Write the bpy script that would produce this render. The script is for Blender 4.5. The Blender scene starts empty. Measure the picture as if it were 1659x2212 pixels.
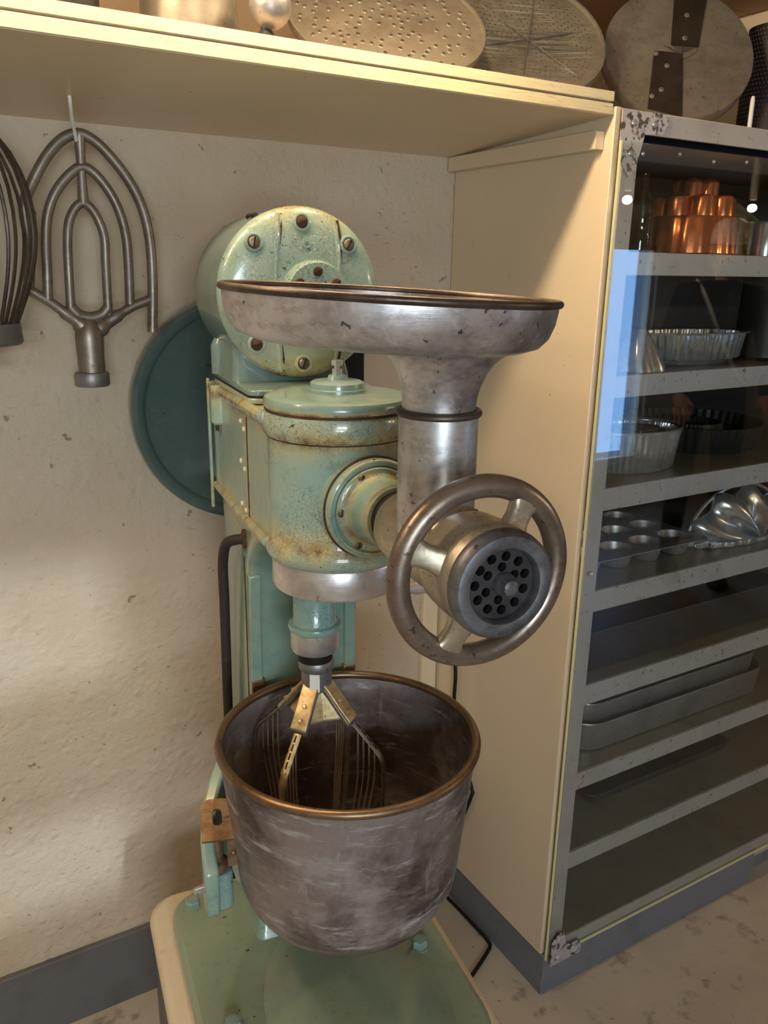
import bpy, bmesh, math, random
from mathutils import Vector, Matrix
random.seed(7)
SC = bpy.context.scene
COL = SC.collection
PI = math.pi

# ---------------------------------------------------------------- camera
cam_d = bpy.data.cameras.new('camera'); cam = bpy.data.objects.new('camera', cam_d); COL.objects.link(cam)
cam_d.sensor_fit = 'VERTICAL'; cam_d.sensor_height = 36.0
cam_d.lens = 36.0 * 1785.3 / 2212.0
PIT, ROL, YAW = 0.28596, -0.01483, 0.53676
fwd = Vector((math.sin(YAW)*math.cos(PIT), math.cos(YAW)*math.cos(PIT), -math.sin(PIT)))
rgt = Vector((math.cos(YAW), -math.sin(YAW), 0)); dwn = fwd.cross(rgt)
r2 = math.cos(ROL)*rgt + math.sin(ROL)*dwn
d2 = -math.sin(ROL)*rgt + math.cos(ROL)*dwn
mt = Matrix.Identity(4)
for i, c in enumerate((r2, -d2, -fwd)):
    for j in range(3): mt[j][i] = c[j]
mt.translation = Vector((-1.02741, -1.48016, 1.5))
cam.matrix_world = mt
cam_d.clip_start = 0.02
SC.camera = cam

# ---------------------------------------------------------------- light and exposure
SC.view_settings.view_transform = 'Standard'; SC.view_settings.look = 'None'
SC.view_settings.gamma = 1.0; SC.view_settings.use_curve_mapping = False
SC.view_settings.exposure = 0.38
world = bpy.data.worlds.new('sky'); SC.world = world; world.use_nodes = True
wb = world.node_tree.nodes['Background']; wb.inputs[0].default_value = (0.30, 0.52, 1.0, 1); wb.inputs[1].default_value = 1.6

def area(name, loc, rot, sx, sy, power, col):
    l = bpy.data.lights.new(name, 'AREA'); l.shape = 'RECTANGLE'; l.size = sx; l.size_y = sy
    l.energy = power; l.color = col
    o = bpy.data.objects.new(name, l); COL.objects.link(o); o.location = loc; o.rotation_euler = rot
    return o
sun = bpy.data.lights.new('sun', 'SUN'); sun.energy = 1.2; sun.angle = math.radians(1.8); sun.color = (0.74, 0.86, 1.0)
so = bpy.data.objects.new('sun', sun); COL.objects.link(so)
SEL = math.radians(14)
sd = Vector((0.1*math.cos(SEL), math.cos(SEL), -math.sin(SEL))).normalized()
so.rotation_euler = sd.to_track_quat('-Z', 'Y').to_euler(); so.location = (-1.5, -4, 2.2)
# daylight entering through the two window openings (skylight just outside each opening)
area('skylight_window_left', (-1.55, -3.40, 1.50), (PI/2, 0, 0), 1.0, 0.75, 82, (0.78, 0.89, 1.0))
area('skylight_window_right', (3.0, -3.40, 1.0), (PI/2, 0, 0), 0.45, 1.35, 13, (0.25, 0.5, 1.0))
TUBE = ((-1.70, -1.30, -0.95, -0.65, -0.40), -0.560, 1.985, 5.2)   # warm strip lamp along the ceiling: x of its bulbs, y, z, power of each
LAMPS = [((1.79, -2.15, 1.80), 9.0), ((2.57, -2.11, 1.80), 6.0)]
WARM = (1.0, 0.80, 0.53)

# ---------------------------------------------------------------- mesh builder
class B:
    def __init__(s): s.v = []; s.f = []
    def add(s, vs, fs):
        n = len(s.v); s.v += [tuple(p) for p in vs]; s.f += [tuple(i+n for i in f) for f in fs]; return s
    def box(s, x0, x1, y0, y1, z0, z1, M=None):
        vs = [Vector((x, y, z)) for x in (x0, x1) for y in (y0, y1) for z in (z0, z1)]
        if M: vs = [M @ p for p in vs]
        return s.add(vs, [(0,1,3,2),(4,6,7,5),(0,4,5,1),(2,3,7,6),(0,2,6,4),(1,5,7,3)])
    def grid(s, rings, closed=True, cap0=True, cap1=True):
        n = len(rings[0]); vs = [p for r in rings for p in r]; fs = []
        for i in range(len(rings)-1):
            for j in range(n if closed else n-1):
                k = (j+1) % n
                fs.append((i*n+j, i*n+k, (i+1)*n+k, (i+1)*n+j))
        if cap0: fs.append(tuple(range(n-1, -1, -1)))
        if cap1: fs.append(tuple((len(rings)-1)*n+j for j in range(n)))
        return s.add(vs, fs)
    def lathe(s, prof, o=(0,0,0), ax=(0,0,1), seg=48, mod=None, sx=1.0, sy=1.0, caps=True, rot=0.0):
        """prof: list of (radius, height along ax)."""
        q = Vector((0,0,1)).rotation_difference(Vector(ax).normalized()); o = Vector(o); rings = []
        for r, h in prof:
            ring = []
            for j in range(seg):
                a = 2*PI*j/seg + rot; rr = max(r, 1e-5)
                if mod: rr = mod(rr, h, a)
                ring.append(o + q @ Vector((rr*math.cos(a)*sx, rr*math.sin(a)*sy, h)))
            rings.append(ring)
        return s.grid(rings, True, caps, caps)
    def cyl(s, p0, p1, r, seg=20, r1=None):
        p0, p1 = Vector(p0), Vector(p1); d = p1-p0
        return s.lathe([(r, 0), (r if r1 is None else r1, d.length)], p0, d, seg)
    def tube(s, pts, r, seg=10, closed=False, flat=1.0, up=None):
        pts = [Vector(p) for p in pts]; n = len(pts); rings = []; prev = None
        for i, p in enumerate(pts):
            if closed: t = pts[(i+1) % n]-pts[i-1]
            else: t = pts[min(i+1, n-1)]-pts[max(i-1, 0)]
            t.normalize()
            if prev is None:
                a = Vector(up) if up else (Vector((0,0,1)) if abs(t.z) < .9 else Vector((0,1,0)))
                nrm = (a - t*a.dot(t)).normalized()
            else:
                nrm = (prev - t*prev.dot(t)).normalized()
            prev = nrm; b = t.cross(nrm); rr = r[i] if isinstance(r, (list, tuple)) else r
            rings.append([p + nrm*math.cos(2*PI*j/seg)*rr + b*math.sin(2*PI*j/seg)*rr*flat for j in range(seg)])
        if closed: rings.append(rings[0]); return s.grid(rings, True, False, False)
        return s.grid(rings)
    def torus(s, c, ax, R, r, seg=64, rs=14, a0=0.0, a1=2*PI):
        q = Vector((0,0,1)).rotation_difference(Vector(ax).normalized()); c = Vector(c)
        full = abs(a1-a0-2*PI) < 1e-6; n = seg if full else seg+1
        pts = [c + q @ Vector((R*math.cos(a0+(a1-a0)*i/seg), R*math.sin(a0+(a1-a0)*i/seg), 0)) for i in range(n)]
        return s.tube(pts, r, rs, full)
    def prism(s, poly, o, ux, uy, h):
        o, ux, uy = Vector(o), Vector(ux), Vector(uy); n = ux.cross(uy).normalized()
        a = [o + ux*x + uy*y for x, y in poly]; b = [p + n*h for p in a]
        return s.grid([a, b])
    def sphere(s, c, r, seg=16, sz=1.0, sx=1.0, sy=1.0):
        prof = [(r*math.sin(PI*i/(seg//2)), -r*sz*math.cos(PI*i/(seg//2))) for i in range(seg//2+1)]
        return s.lathe(prof, c, (0,0,1), seg, None, sx, sy)

ORG = {}
def build(b, name, mat, parent=None, smooth=True, ang=35, bevel=0.0, bseg=2, sub=0):
    me = bpy.data.meshes.new(name); me.from_pydata(b.v, [], b.f)
    bm = bmesh.new(); bm.from_mesh(me); bmesh.ops.remove_doubles(bm, verts=bm.verts, dist=1e-6)
    bmesh.ops.recalc_face_normals(bm, faces=bm.faces)
    if parent is not None and parent.name in ORG: bmesh.ops.translate(bm, verts=bm.verts, vec=-ORG[parent.name])
    bm.to_mesh(me); bm.free()
    o = bpy.data.objects.new(name, me); COL.objects.link(o); me.materials.append(mat)
    if parent is not None:
        o.parent = parent
        ORG[o.name] = ORG.get(parent.name, Vector((0,0,0)))
    if smooth:
        me.polygons.foreach_set('use_smooth', [True]*len(me.polygons)); me.set_sharp_from_angle(angle=math.radians(ang))
    if bevel:
        md = o.modifiers.new('bevel', 'BEVEL'); md.width = bevel; md.segments = bseg; md.limit_method = 'ANGLE'; md.angle_limit = math.radians(40)
        md.harden_normals = False
        me.polygons.foreach_set('use_smooth', [True]*len(me.polygons)); me.set_sharp_from_angle(angle=math.radians(60))
    if sub:
        md = o.modifiers.new('sub', 'SUBSURF'); md.levels = sub; md.render_levels = sub
    return o
def tag(o, label=None, cat=None, group=None, kind=None):
    if label: o['label'] = label
    if cat: o['category'] = cat
    if group: o['group'] = group
    if kind: o['kind'] = kind
    return o
def thing(name, label, cat, org=(0,0,0), group=None, rz=0.0, loc=None):
    """Empty at the thing's base; geometry of its parts is given in the frame whose origin is 0 and moved to the base"""
    o = bpy.data.objects.new(name, None); COL.objects.link(o); o.empty_display_size = 0.05
    o.location = loc if loc is not None else org; o.rotation_euler = (0, 0, rz)
    ORG[o.name] = Vector(org); tag(o, label, cat, group); return o
def single(b, name, mat, label, cat, org, group=None, **k):
    """thing that is one mesh; origin at its base"""
    bb = B(); bb.v = [tuple(Vector(p)-Vector(org)) for p in b.v]; bb.f = b.f
    o = build(bb, name, mat, None, **k); o.location = org; ORG[o.name] = Vector(org); return tag(o, label, cat, group)
def struct(b, name, mat, parent=None, **k):
    o = build(b, name, mat, parent, **k)
    if parent is None: o['kind'] = 'structure'
    return o
# frame of the mixer: x to its right, -y to its front, z up (world height)
MO = Vector((-0.585, -0.648, 0)); MA = -math.radians(8.0)
MR = Matrix.Rotation(MA, 4, 'Z')
def mw(p): return MO + MR @ Vector(p)
def mthing(name, label, cat, org): return thing(name, label, cat, org, None, MA, mw(org))

def plate(outline, holes, th, bevel=0.0, res=2):
    """flat plate with real holes in xy plane, thickness th centred on z=0 -> (verts, faces)"""
    cu = bpy.data.curves.new('t', 'CURVE'); cu.dimensions = '2D'; cu.fill_mode = 'BOTH'; cu.extrude = th/2; cu.bevel_depth = bevel; cu.bevel_resolution = 1
    for poly in [outline]+holes:
        sp = cu.splines.new('POLY'); sp.points.add(len(poly)-1)
        for i, (x, y) in enumerate(poly): sp.points[i].co = (x, y, 0, 1)
        sp.use_cyclic_u = True
    o = bpy.data.objects.new('t', cu); COL.objects.link(o)
    bpy.context.view_layer.update()
    me = bpy.data.meshes.new_from_object(o.evaluated_get(bpy.context.evaluated_depsgraph_get()))
    vs = [v.co.copy() for v in me.vertices]; fs = [tuple(p.vertices) for p in me.polygons]
    bpy.data.objects.remove(o); bpy.data.curves.remove(cu); bpy.data.meshes.remove(me)
    return vs, fs
def circ(cx, cy, r, n=24, sx=1.0): return [(cx+r*sx*math.cos(2*PI*i/n), cy+r*math.sin(2*PI*i/n)) for i in range(n)]
def rrect(x0, x1, y0, y1, r, n=6):
    rs = r if isinstance(r, (list, tuple)) else [r]*4; out = []
    for (cx, cy, a), q in zip(((x1, y1, 0), (x0, y1, 1), (x0, y0, 2), (x1, y0, 3)), rs):
        sx = 1 if a in (0, 3) else -1; sy = 1 if a in (0, 1) else -1
        for i in range(n+1):
            t = a*PI/2 + PI/2*i/n
            out.append((cx - sx*q + q*math.cos(t), cy - sy*q + q*math.sin(t)))
    return out
def smoothpath(pts, n=4, closed=False):
    P = [Vector(p) for p in pts]; out = []; N = len(P)
    for i in range(N if closed else N-1):
        p0 = P[i-1] if (i > 0 or closed) else P[0]; p1 = P[i]; p2 = P[(i+1) % N]; p3 = P[(i+2) % N] if (i+2 < N or closed) else P[-1]
        for k in range(n):
            t = k/n
            out.append(0.5*((2*p1)+(p2-p0)*t+(2*p0-5*p1+4*p2-p3)*t*t+(3*p1-p0-3*p2+p3)*t**3))
    if not closed: out.append(P[-1])
    return out

# ---------------------------------------------------------------- materials
def lin(r, g, b): return tuple(((c/255)/12.92 if c/255 <= .04045 else ((c/255+.055)/1.055)**2.4) for c in (r, g, b))+(1.0,)
class MT:
    def __init__(s, name, base, rough=.5, metal=0.0, coat=0.0, spec=.5):
        s.m = bpy.data.materials.new(name); s.m.use_nodes = True; s.nt = s.m.node_tree; s.n = s.nt.nodes; s.l = s.nt.links
        s.p = s.n['Principled BSDF']; s.p.inputs['Roughness'].default_value = rough; s.p.inputs['Metallic'].default_value = metal
        s.p.inputs['Coat Weight'].default_value = coat; s.p.inputs['Coat Roughness'].default_value = .12; s.p.inputs['Specular IOR Level'].default_value = spec
        s.p.inputs['Base Color'].default_value = base; s.c = None; s.base = base; s.r = None; s.rough = rough; s.bump = None
        s.tc = s.n.new('ShaderNodeTexCoord')
    def coord(s, scale=(1,1,1), rot=(0,0,0), src='Object'):
        mp = s.n.new('ShaderNodeMapping'); mp.inputs['Scale'].default_value = scale; mp.inputs['Rotation'].default_value = rot
        s.l.new(s.tc.outputs[src], mp.inputs[0]); return mp.outputs[0]
    def noise(s, scale, detail=4, rough=.6, co=None, dist=0.0):
        t = s.n.new('ShaderNodeTexNoise'); t.inputs['Scale'].default_value = scale; t.inputs['Detail'].default_value = detail
        t.inputs['Roughness'].default_value = rough; t.inputs['Distortion'].default_value = dist
        s.l.new(co if co else s.tc.outputs['Object'], t.inputs['Vector']); return t.outputs['Fac']
    def voro(s, scale, feature='F1', co=None, rnd=1.0):
        t = s.n.new('ShaderNodeTexVoronoi'); t.feature = feature; t.inputs['Scale'].default_value = scale; t.inputs['Randomness'].default_value = rnd
        s.l.new(co if co else s.tc.outputs['Object'], t.inputs['Vector']); return t.outputs['Distance']
    def ramp(s, fac, a, b, lo=0.0, hi=1.0):
        t = s.n.new('ShaderNodeMapRange'); t.clamp = True
        for k, v in zip((1, 2, 3, 4), (a, b, lo, hi)): t.inputs[k].default_value = v
        s.l.new(fac, t.inputs[0]); return t.outputs[0]
    def math(s, op, a, b=None):
        t = s.n.new('ShaderNodeMath'); t.operation = op
        for i, x in enumerate((a, b)):
            if x is None: continue
            if isinstance(x, (int, float)): t.inputs[i].default_value = x
            else: s.l.new(x, t.inputs[i])
        return t.outputs[0]
    def layer(s, fac, col):
        t = s.n.new('ShaderNodeMix'); t.data_type = 'RGBA'; s.l.new(fac, t.inputs[0])
        if s.c is None: t.inputs[6].default_value = s.base
        else: s.l.new(s.c, t.inputs[6])
        t.inputs[7].default_value = col; s.c = t.outputs[2]; s.l.new(s.c, s.p.inputs['Base Color']); return s
    def rlayer(s, fac, val, sock='Roughness'):
        t = s.n.new('ShaderNodeMix'); t.data_type = 'FLOAT'; s.l.new(fac, t.inputs[0]); inp = s.p.inputs[sock]
        if inp.is_linked: s.l.new(inp.links[0].from_socket, t.inputs[2])
        else: t.inputs[2].default_value = inp.default_value
        t.inputs[3].default_value = val; s.l.new(t.outputs[0], inp); return s
    def bumpit(s, h, strength=.3, dist=.002):
        t = s.n.new('ShaderNodeBump'); t.inputs['Strength'].default_value = strength; t.inputs['Distance'].default_value = dist
        s.l.new(h, t.inputs['Height'])
        if s.bump: s.l.new(s.bump, t.inputs['Normal'])
        s.bump = t.outputs[0]; s.l.new(s.bump, s.p.inputs['Normal']); return s
    def zband(s, axis, z, w):
        sp = s.n.new('ShaderNodeSeparateXYZ'); s.l.new(s.tc.outputs['Object'], sp.inputs[0])
        d = s.math('ABSOLUTE', s.math('SUBTRACT', sp.outputs[axis], z)); return s.ramp(d, 0, w, 1, 0)

# plaster wall
t = MT('plaster', lin(206, 188, 164), .6)
t.layer(t.ramp(t.noise(2.6, 5), .42, .68, 0, .55), lin(188, 164, 130))
t.layer(t.ramp(t.noise(34, 4, .6), .66, .70, 0, .75), lin(120, 102, 82))
sm = t.coord((6, 6, 30), (0, .35, 0))
st_ = t.math('MULTIPLY', t.ramp(t.noise(6, 5, .7, sm), .60, .66, 0, 1), t.ramp(t.noise(3.2, 3), .46, .58, 0, .75))
t.layer(st_, lin(112, 92, 70))
t.bumpit(t.ramp(t.voro(38), 0, .38, 1, 0), .42, .0045).bumpit(t.noise(66, 6, .68), .75, .006).bumpit(t.noise(11, 4), .5, .012)
PLASTER = t.m
t = MT('cream_paint', lin(226, 206, 174), .38, coat=.15)
t.layer(t.ramp(t.noise(2.2, 5), .4, .8, 0, .5), lin(210, 188, 156)).layer(t.ramp(t.noise(70, 2), .74, .78, 0, .8), lin(120, 98, 68))
t.bumpit(t.noise(18, 4), .12, .004).bumpit(t.noise(160, 3), .1, .001)
CREAM = t.m
t = MT('cream_edge', lin(236, 216, 168), .5)
co = t.coord((3, 60, 60))
t.layer(t.ramp(t.noise(6, 6, .7, co), .60, .68, 0, .9), lin(176, 140, 88)).bumpit(t.noise(8, 6, .7, co), .6, .003)
CREAM_EDGE = t.m
t = MT('gray_paint', lin(112, 114, 122), .42)
t.layer(t.ramp(t.noise(8, 5), .55, .7, 0, .5), lin(88, 88, 92)).bumpit(t.noise(60, 4), .25, .002)
GRAYP = t.m
t = MT('dark_skirting', lin(98, 95, 94), .5)
t.layer(t.ramp(t.noise(6, 5), .5, .7, 0, .6), lin(66, 64, 62)).bumpit(t.noise(25, 5), .4, .004)
DARKSK = t.m
TANW = MT('tan_wall', lin(158, 132, 100), .6).m  # brownish tan, darkened as well for the shade behind the leaning discs
ROOMW = MT('room_wall', lin(182, 172, 154), .7).m
t = MT('floor_concrete', lin(180, 171, 154), .38)
t.layer(t.ramp(t.noise(4, 6, .65), .45, .65, 0, .7), lin(168, 158, 141)).layer(t.ramp(t.noise(14, 5), .58, .68, 0, .7), lin(112, 102, 90))
t.layer(t.ramp(t.noise(40, 4), .66, .70, 0, .8), lin(74, 60, 48)).bumpit(t.noise(22, 6), .35, .004)
FLOOR = t.m
t = MT('ceiling_board', lin(170, 132, 86), .55)
t.layer(t.ramp(t.noise(2.5, 4), .4, .7, 0, .4), lin(150, 112, 70)); CEIL = t.m

def enamel(name, base=lin(156, 182, 158), crackle=0.0, bands=(), wear=.35, tone=1.0):
    t = MT(name, base, .26, coat=.55)
    t.layer(t.ramp(t.noise(7, 4), .42, .7, 0, .55*tone), lin(152, 170, 142))
    t.layer(t.ramp(t.noise(11, 5, .6), .56, .72, 0, .5*tone), lin(110, 140, 138))
    for ax, z, w, st in bands:
        m = t.math('MULTIPLY', t.zband(ax, z, w), t.ramp(t.noise(24, 5, .7), .30, .62, 0, 1))
        t.layer(t.math('MULTIPLY', m, st), lin(196, 176, 112))
        m2 = t.math('MULTIPLY', t.zband(ax, z, w*.45), t.ramp(t.noise(38, 5, .75), .44, .62, 0, 1))
        t.layer(t.math('MULTIPLY', m2, st), lin(112, 70, 30))
    t.layer(t.ramp(t.noise(34, 4, .7), .70, .735, 0, wear), lin(92, 66, 38))
    t.layer(t.ramp(t.noise(90, 2), .735, .75, 0, .9), lin(30, 26, 20))
    t.layer(t.ramp(t.noise(55, 6, .72), .54, .68, 0, .35), lin(104, 110, 88))
    if crackle:
        nz = t.n.new('ShaderNodeTexNoise'); nz.inputs['Scale'].default_value = 40; t.l.new(t.tc.outputs['Object'], nz.inputs['Vector'])
        mx = t.n.new('ShaderNodeMix'); mx.data_type = 'VECTOR'; mx.inputs[0].default_value = .03
        t.l.new(t.tc.outputs['Object'], mx.inputs[4]); t.l.new(nz.outputs['Color'], mx.inputs[5])
        cr = t.ramp(t.voro(190, 'DISTANCE_TO_EDGE', mx.outputs[1]), .0, .045, 1, 0)
        cm = t.math('MULTIPLY', cr, t.ramp(t.noise(9, 3), .44, .62, 0, crackle))
        t.layer(cm, lin(52, 62, 50)); t.bumpit(cm, .5, -.0012)
    t.bumpit(t.noise(28, 3), .10, .003).bumpit(t.noise(190, 2), .05, .0006)
    return t.m
def metal(name, base, rough, dirt=lin(70, 62, 56), damt=.5, dsc=9, brushed=None, metal_=.78, bump=.08, lo=.45, hi=.62):
    t = MT(name, base, rough, metal_)
    t.layer(t.ramp(t.noise(dsc, 6, .68), lo, hi, 0, damt), dirt)
    t.rlayer(t.ramp(t.noise(dsc*1.7, 5, .6), .4, .7, 0, 1), min(1, rough+.16))
    if brushed: t.bumpit(t.noise(14, 4, .6, t.coord(brushed)), .12, .001)
    t.layer(t.ramp(t.noise(42, 7, .78, t.coord((1, 1, 2.2), (.4, .3, .2))), .50, .64, 0, .55*damt), dirt)
    t.layer(t.ramp(t.noise(70, 6, .75, t.coord((1, 4, 1), (.2, .7, .5))), .56, .66, 0, .30), tuple(min(1, c*1.35) for c in base[:3])+(1,))
    t.layer(t.ramp(t.noise(120, 3), .66, .70, 0, damt), lin(52, 44, 40))
    t.bumpit(t.noise(60, 4), bump, .002)
    return t.m
ALU = metal('aluminium_worn', lin(208, 206, 206), .30, lin(122, 112, 104), .7, 7)
ALUC = metal('aluminium_cast', lin(190, 178, 156), .36, lin(112, 96, 74), .6, 10, bump=.2)
PANM = metal('pan_tinned', lin(214, 208, 208), .30, lin(112, 102, 98), .8, 6, brushed=(2, 2, 26))
STEEL = metal('steel_bright', lin(224, 218, 216), .26, lin(150, 138, 132), .4, 8, brushed=(2, 2, 40))
WHEELM = metal('wheel_steel', lin(150, 136, 124), .30, lin(104, 86, 72), .7, 10, bump=.15)
RIMM = metal('dark_rim', lin(104, 92, 84), .36, lin(60, 50, 44), .7, 12)
RINGM = metal('ring_dark_steel', lin(128, 128, 134), .42, lin(66, 64, 66), .7, 14, bump=.25)
PLATEM = metal('grinder_plate', lin(84, 82, 84), .46, lin(52, 48, 48), .6, 14)
BRASSR = metal('bronzed_rim', lin(136, 110, 84), .3, lin(84, 66, 52), .6, 9)
BRASS = metal('brass_strap', lin(224, 202, 156), .42, lin(120, 92, 58), .6, 20, bump=.25)
BRACKET = metal('rusty_bracket', lin(150, 126, 96), .5, lin(98, 68, 42), .7, 18, bump=.25, metal_=.8)
BEATER = metal('beater_alloy', lin(150, 138, 126), .42, lin(108, 96, 86), .6, 9, bump=.2)
WIRE = metal('tinned_wire', lin(206, 190, 164), .34, lin(90, 76, 58), .5, 12)
DWIRE = metal('dark_wire', lin(96, 84, 74), .42, lin(58, 48, 42), .6, 12)
COPPER = metal('copper', lin(226, 140, 92), .16, lin(150, 84, 48), .4, 8, bump=.05)
TIN = metal('tinplate', lin(206, 208, 210), .16, lin(120, 118, 116), .4, 10, bump=.12)
TINM = metal('dull_tin', lin(176, 170, 164), .38, lin(130, 124, 118), .6, 8, metal_=.7)
POTM = metal('pot_aluminium', lin(124, 116, 102), .4, lin(88, 80, 68), .6, 7, metal_=.6)
PANDK = metal('steel_pan', lin(150, 146, 144), .38, lin(112, 106, 102), .6, 6, metal_=.7)
IRON = metal('dark_iron', lin(64, 60, 58), .45, lin(40, 36, 34), .6, 8, metal_=.7)
DISCM = metal('disc_tinned', lin(142, 134, 118), .42, lin(98, 88, 74), .6, 8, brushed=(30, 2, 2), metal_=.55)
BLADE = metal('blade_steel', lin(84, 74, 64), .4, lin(58, 50, 42), .6, 14, metal_=.8)
CHROME = metal('chrome', lin(225, 228, 232), .08, lin(160, 160, 160), .2, 8, bump=.02)
SCREWM = metal('screw_steel', lin(128, 112, 88), .4, lin(84, 60, 36), .7, 40, metal_=.8)
RUSTY = metal('rust', lin(84, 52, 26), .75, lin(44, 26, 14), .8, 40, metal_=.1, bump=.4)
t = MT('bowl_steel', lin(146, 134, 130), .42, .5)
t.layer(t.ramp(t.noise(5, 6, .7), .40, .58, 0, .97), lin(80, 67, 61))
t.layer(t.ramp(t.noise(7, 7, .75, t.coord((1.2, 1.2, 2.2), (.5, .2, .9)), .15), .53, .66, 0, .7), lin(172, 166, 164))
t.layer(t.ramp(t.noise(13, 6, .75, t.coord((1, 1, 6), (0, .9, .3)), .1), .56, .66, 0, .8), lin(192, 192, 196))
t.layer(t.ramp(t.noise(8, 5, .7, t.coord((6, 6, 1))), .60, .70, 0, .6), lin(180, 176, 174))
t.rlayer(t.ramp(t.noise(9, 5), .4, .65, 0, 1), .55).bumpit(t.noise(30, 5), .15, .002)
BOWLM = t.m
BLACK = MT('black_rubber', lin(26, 23, 22), .6, spec=.3).m
t = MT('braided_cord', lin(44, 37, 33), .7); t.bumpit(t.noise(220, 2), .5, .002); CORDM = t.m
BLACKP = MT('black_gloss', lin(14, 15, 22), .45, spec=.3).m
t = MT('cabinet_interior', lin(26, 27, 34), .4); t.layer(t.ramp(t.noise(4, 4), .4, .7, 0, .5), lin(18, 18, 24)); CABIN = t.m
t = MT('shelf_metal', lin(122, 116, 100), .34, .25); t.layer(t.ramp(t.noise(6, 5), .45, .7, 0, .6), lin(92, 86, 72)); SHELFM = t.m
t = MT('frame_gray', lin(172, 166, 160), .42, .15)
t.layer(t.ramp(t.noise(9, 5), .5, .7, 0, .5), lin(146, 140, 134)).layer(t.ramp(t.noise(75, 5, .75), .61, .65, 0, .85), lin(84, 76, 68)).bumpit(t.noise(70, 3), .12, .001)
FRAMEM = t.m
t = MT('corner_plate', lin(186, 178, 178), .42, .3); t.layer(t.ramp(t.noise(85, 4, .6), .53, .57, 0, .95), lin(66, 58, 54)).bumpit(t.noise(85, 4), .4, .001); CORNERM = t.m
t = MT('plinth_cream', lin(204, 188, 162), .6); t.layer(t.ramp(t.noise(18, 5), .60, .68, 0, .6), lin(140, 118, 94)).bumpit(t.noise(20, 5), .4, .005); PLINTHM = t.m
t = MT('white_enamel', lin(226, 220, 210), .4); HOOKM = t.m
t = MT('glass_edge', lin(232, 226, 168), .25); EDGEM = t.m  # pale yellow carries the light gathered in the pane's edge
# window pane and glass ware: clear with a Fresnel reflection
def glassy(name, tint, rough=0.0, f0=.05):
    m = bpy.data.materials.new(name); m.use_nodes = True; nt = m.node_tree; nt.nodes.clear()
    out = nt.nodes.new('ShaderNodeOutputMaterial'); mx = nt.nodes.new('ShaderNodeMixShader'); tr = nt.nodes.new('ShaderNodeBsdfTransparent')
    gl = nt.nodes.new('ShaderNodeBsdfGlossy'); ge = nt.nodes.new('ShaderNodeNewGeometry'); dt = nt.nodes.new('ShaderNodeVectorMath'); dt.operation = 'DOT_PRODUCT'
    nt.links.new(ge.outputs['Normal'], dt.inputs[0]); nt.links.new(ge.outputs['Incoming'], dt.inputs[1])
    def mth(op, a, b):   # Schlick's reflectance of a thin pane, the same from both sides
        n = nt.nodes.new('ShaderNodeMath'); n.operation = op
        for i, x in enumerate((a, b)):
            if isinstance(x, (int, float)): n.inputs[i].default_value = x
            elif x is not None: nt.links.new(x, n.inputs[i])
        return n.outputs[0]
    fac = mth('ADD', mth('MULTIPLY', mth('POWER', mth('SUBTRACT', 1.0, mth('ABSOLUTE', dt.outputs['Value'], None)), 5.0), 1-f0), f0)
    tr.inputs[0].default_value = tint; gl.inputs['Roughness'].default_value = rough
    nt.links.new(fac, mx.inputs[0]); nt.links.new(tr.outputs[0], mx.inputs[1]); nt.links.new(gl.outputs[0], mx.inputs[2]); nt.links.new(mx.outputs[0], out.inputs[0])
    return m
GLASS = glassy('pane_glass', (.96, .98, .97, 1))
BOTTLE = glassy('bottle_glass', (.86, .88, .88, 1))

# ---------------------------------------------------------------- room shell
XL, XR, YF, YB, ZC = -2.7, 4.3, -3.2, 0.33, 2.05
struct(B().box(XL, XR, YF-.15, YB+.1, -.1, 0), 'floor', FLOOR, smooth=False)
cl = struct(B().box(XL, XR, YF-.15, YB+.1, ZC+.012, ZC+.1), 'ceiling', CEIL, smooth=False)
for xa, xb in ((XL, -.9), (-.897, .705), (.708, 2.3), (2.303, XR)):
    for ya, yb in ((YF, -1.65), (-1.647, -.116), (-.113, YB)):
        build(B().box(xa, xb, ya, yb, ZC, ZC+.014), 'ceiling_panel', CEIL, cl, bevel=.002)
struct(B().box(XL, XR, 0, .06, 0, 1.72), 'wall_back', PLASTER, smooth=False)
struct(B().box(XL, XR, YB, YB+.1, 1.70, ZC+.05), 'wall_upper_back', TANW, smooth=False)
struct(B().box(XL, XR, .0605, YB+.1, 1.62, 1.698), 'trim_1', CREAM, smooth=False)
struct(B().box(XL-.1, XL, YF, YB, 0, ZC+.05), 'wall_left', ROOMW, smooth=False)
struct(B().box(XR, XR+.1, YF, YB, 0, ZC+.05), 'wall_right', ROOMW, smooth=False)
W1 = (-2.05, -1.03); W1Z = ((1.06, 1.31), (1.54, 1.83)); W2 = (2.80, 3.20); W2Z = (.30, 1.66)
f = B()
f.box(XL, W1[0], YF-.12, YF, 0, ZC+.05).box(W1[1], W2[0], YF-.12, YF, 0, ZC+.05).box(W2[1], XR, YF-.12, YF, 0, ZC+.05)
f.box(W1[0], W1[1], YF-.12, YF, 0, W1Z[0][0]).box(W1[0], W1[1], YF-.12, YF, W1Z[0][1], W1Z[1][0]).box(W1[0], W1[1], YF-.12, YF, W1Z[1][1], ZC+.05)
f.box(W2[0], W2[1], YF-.12, YF, 0, W2Z[0]).box(W2[0], W2[1], YF-.12, YF, W2Z[1], ZC+.05)
struct(f, 'wall_front', ROOMW, smooth=False)
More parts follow.
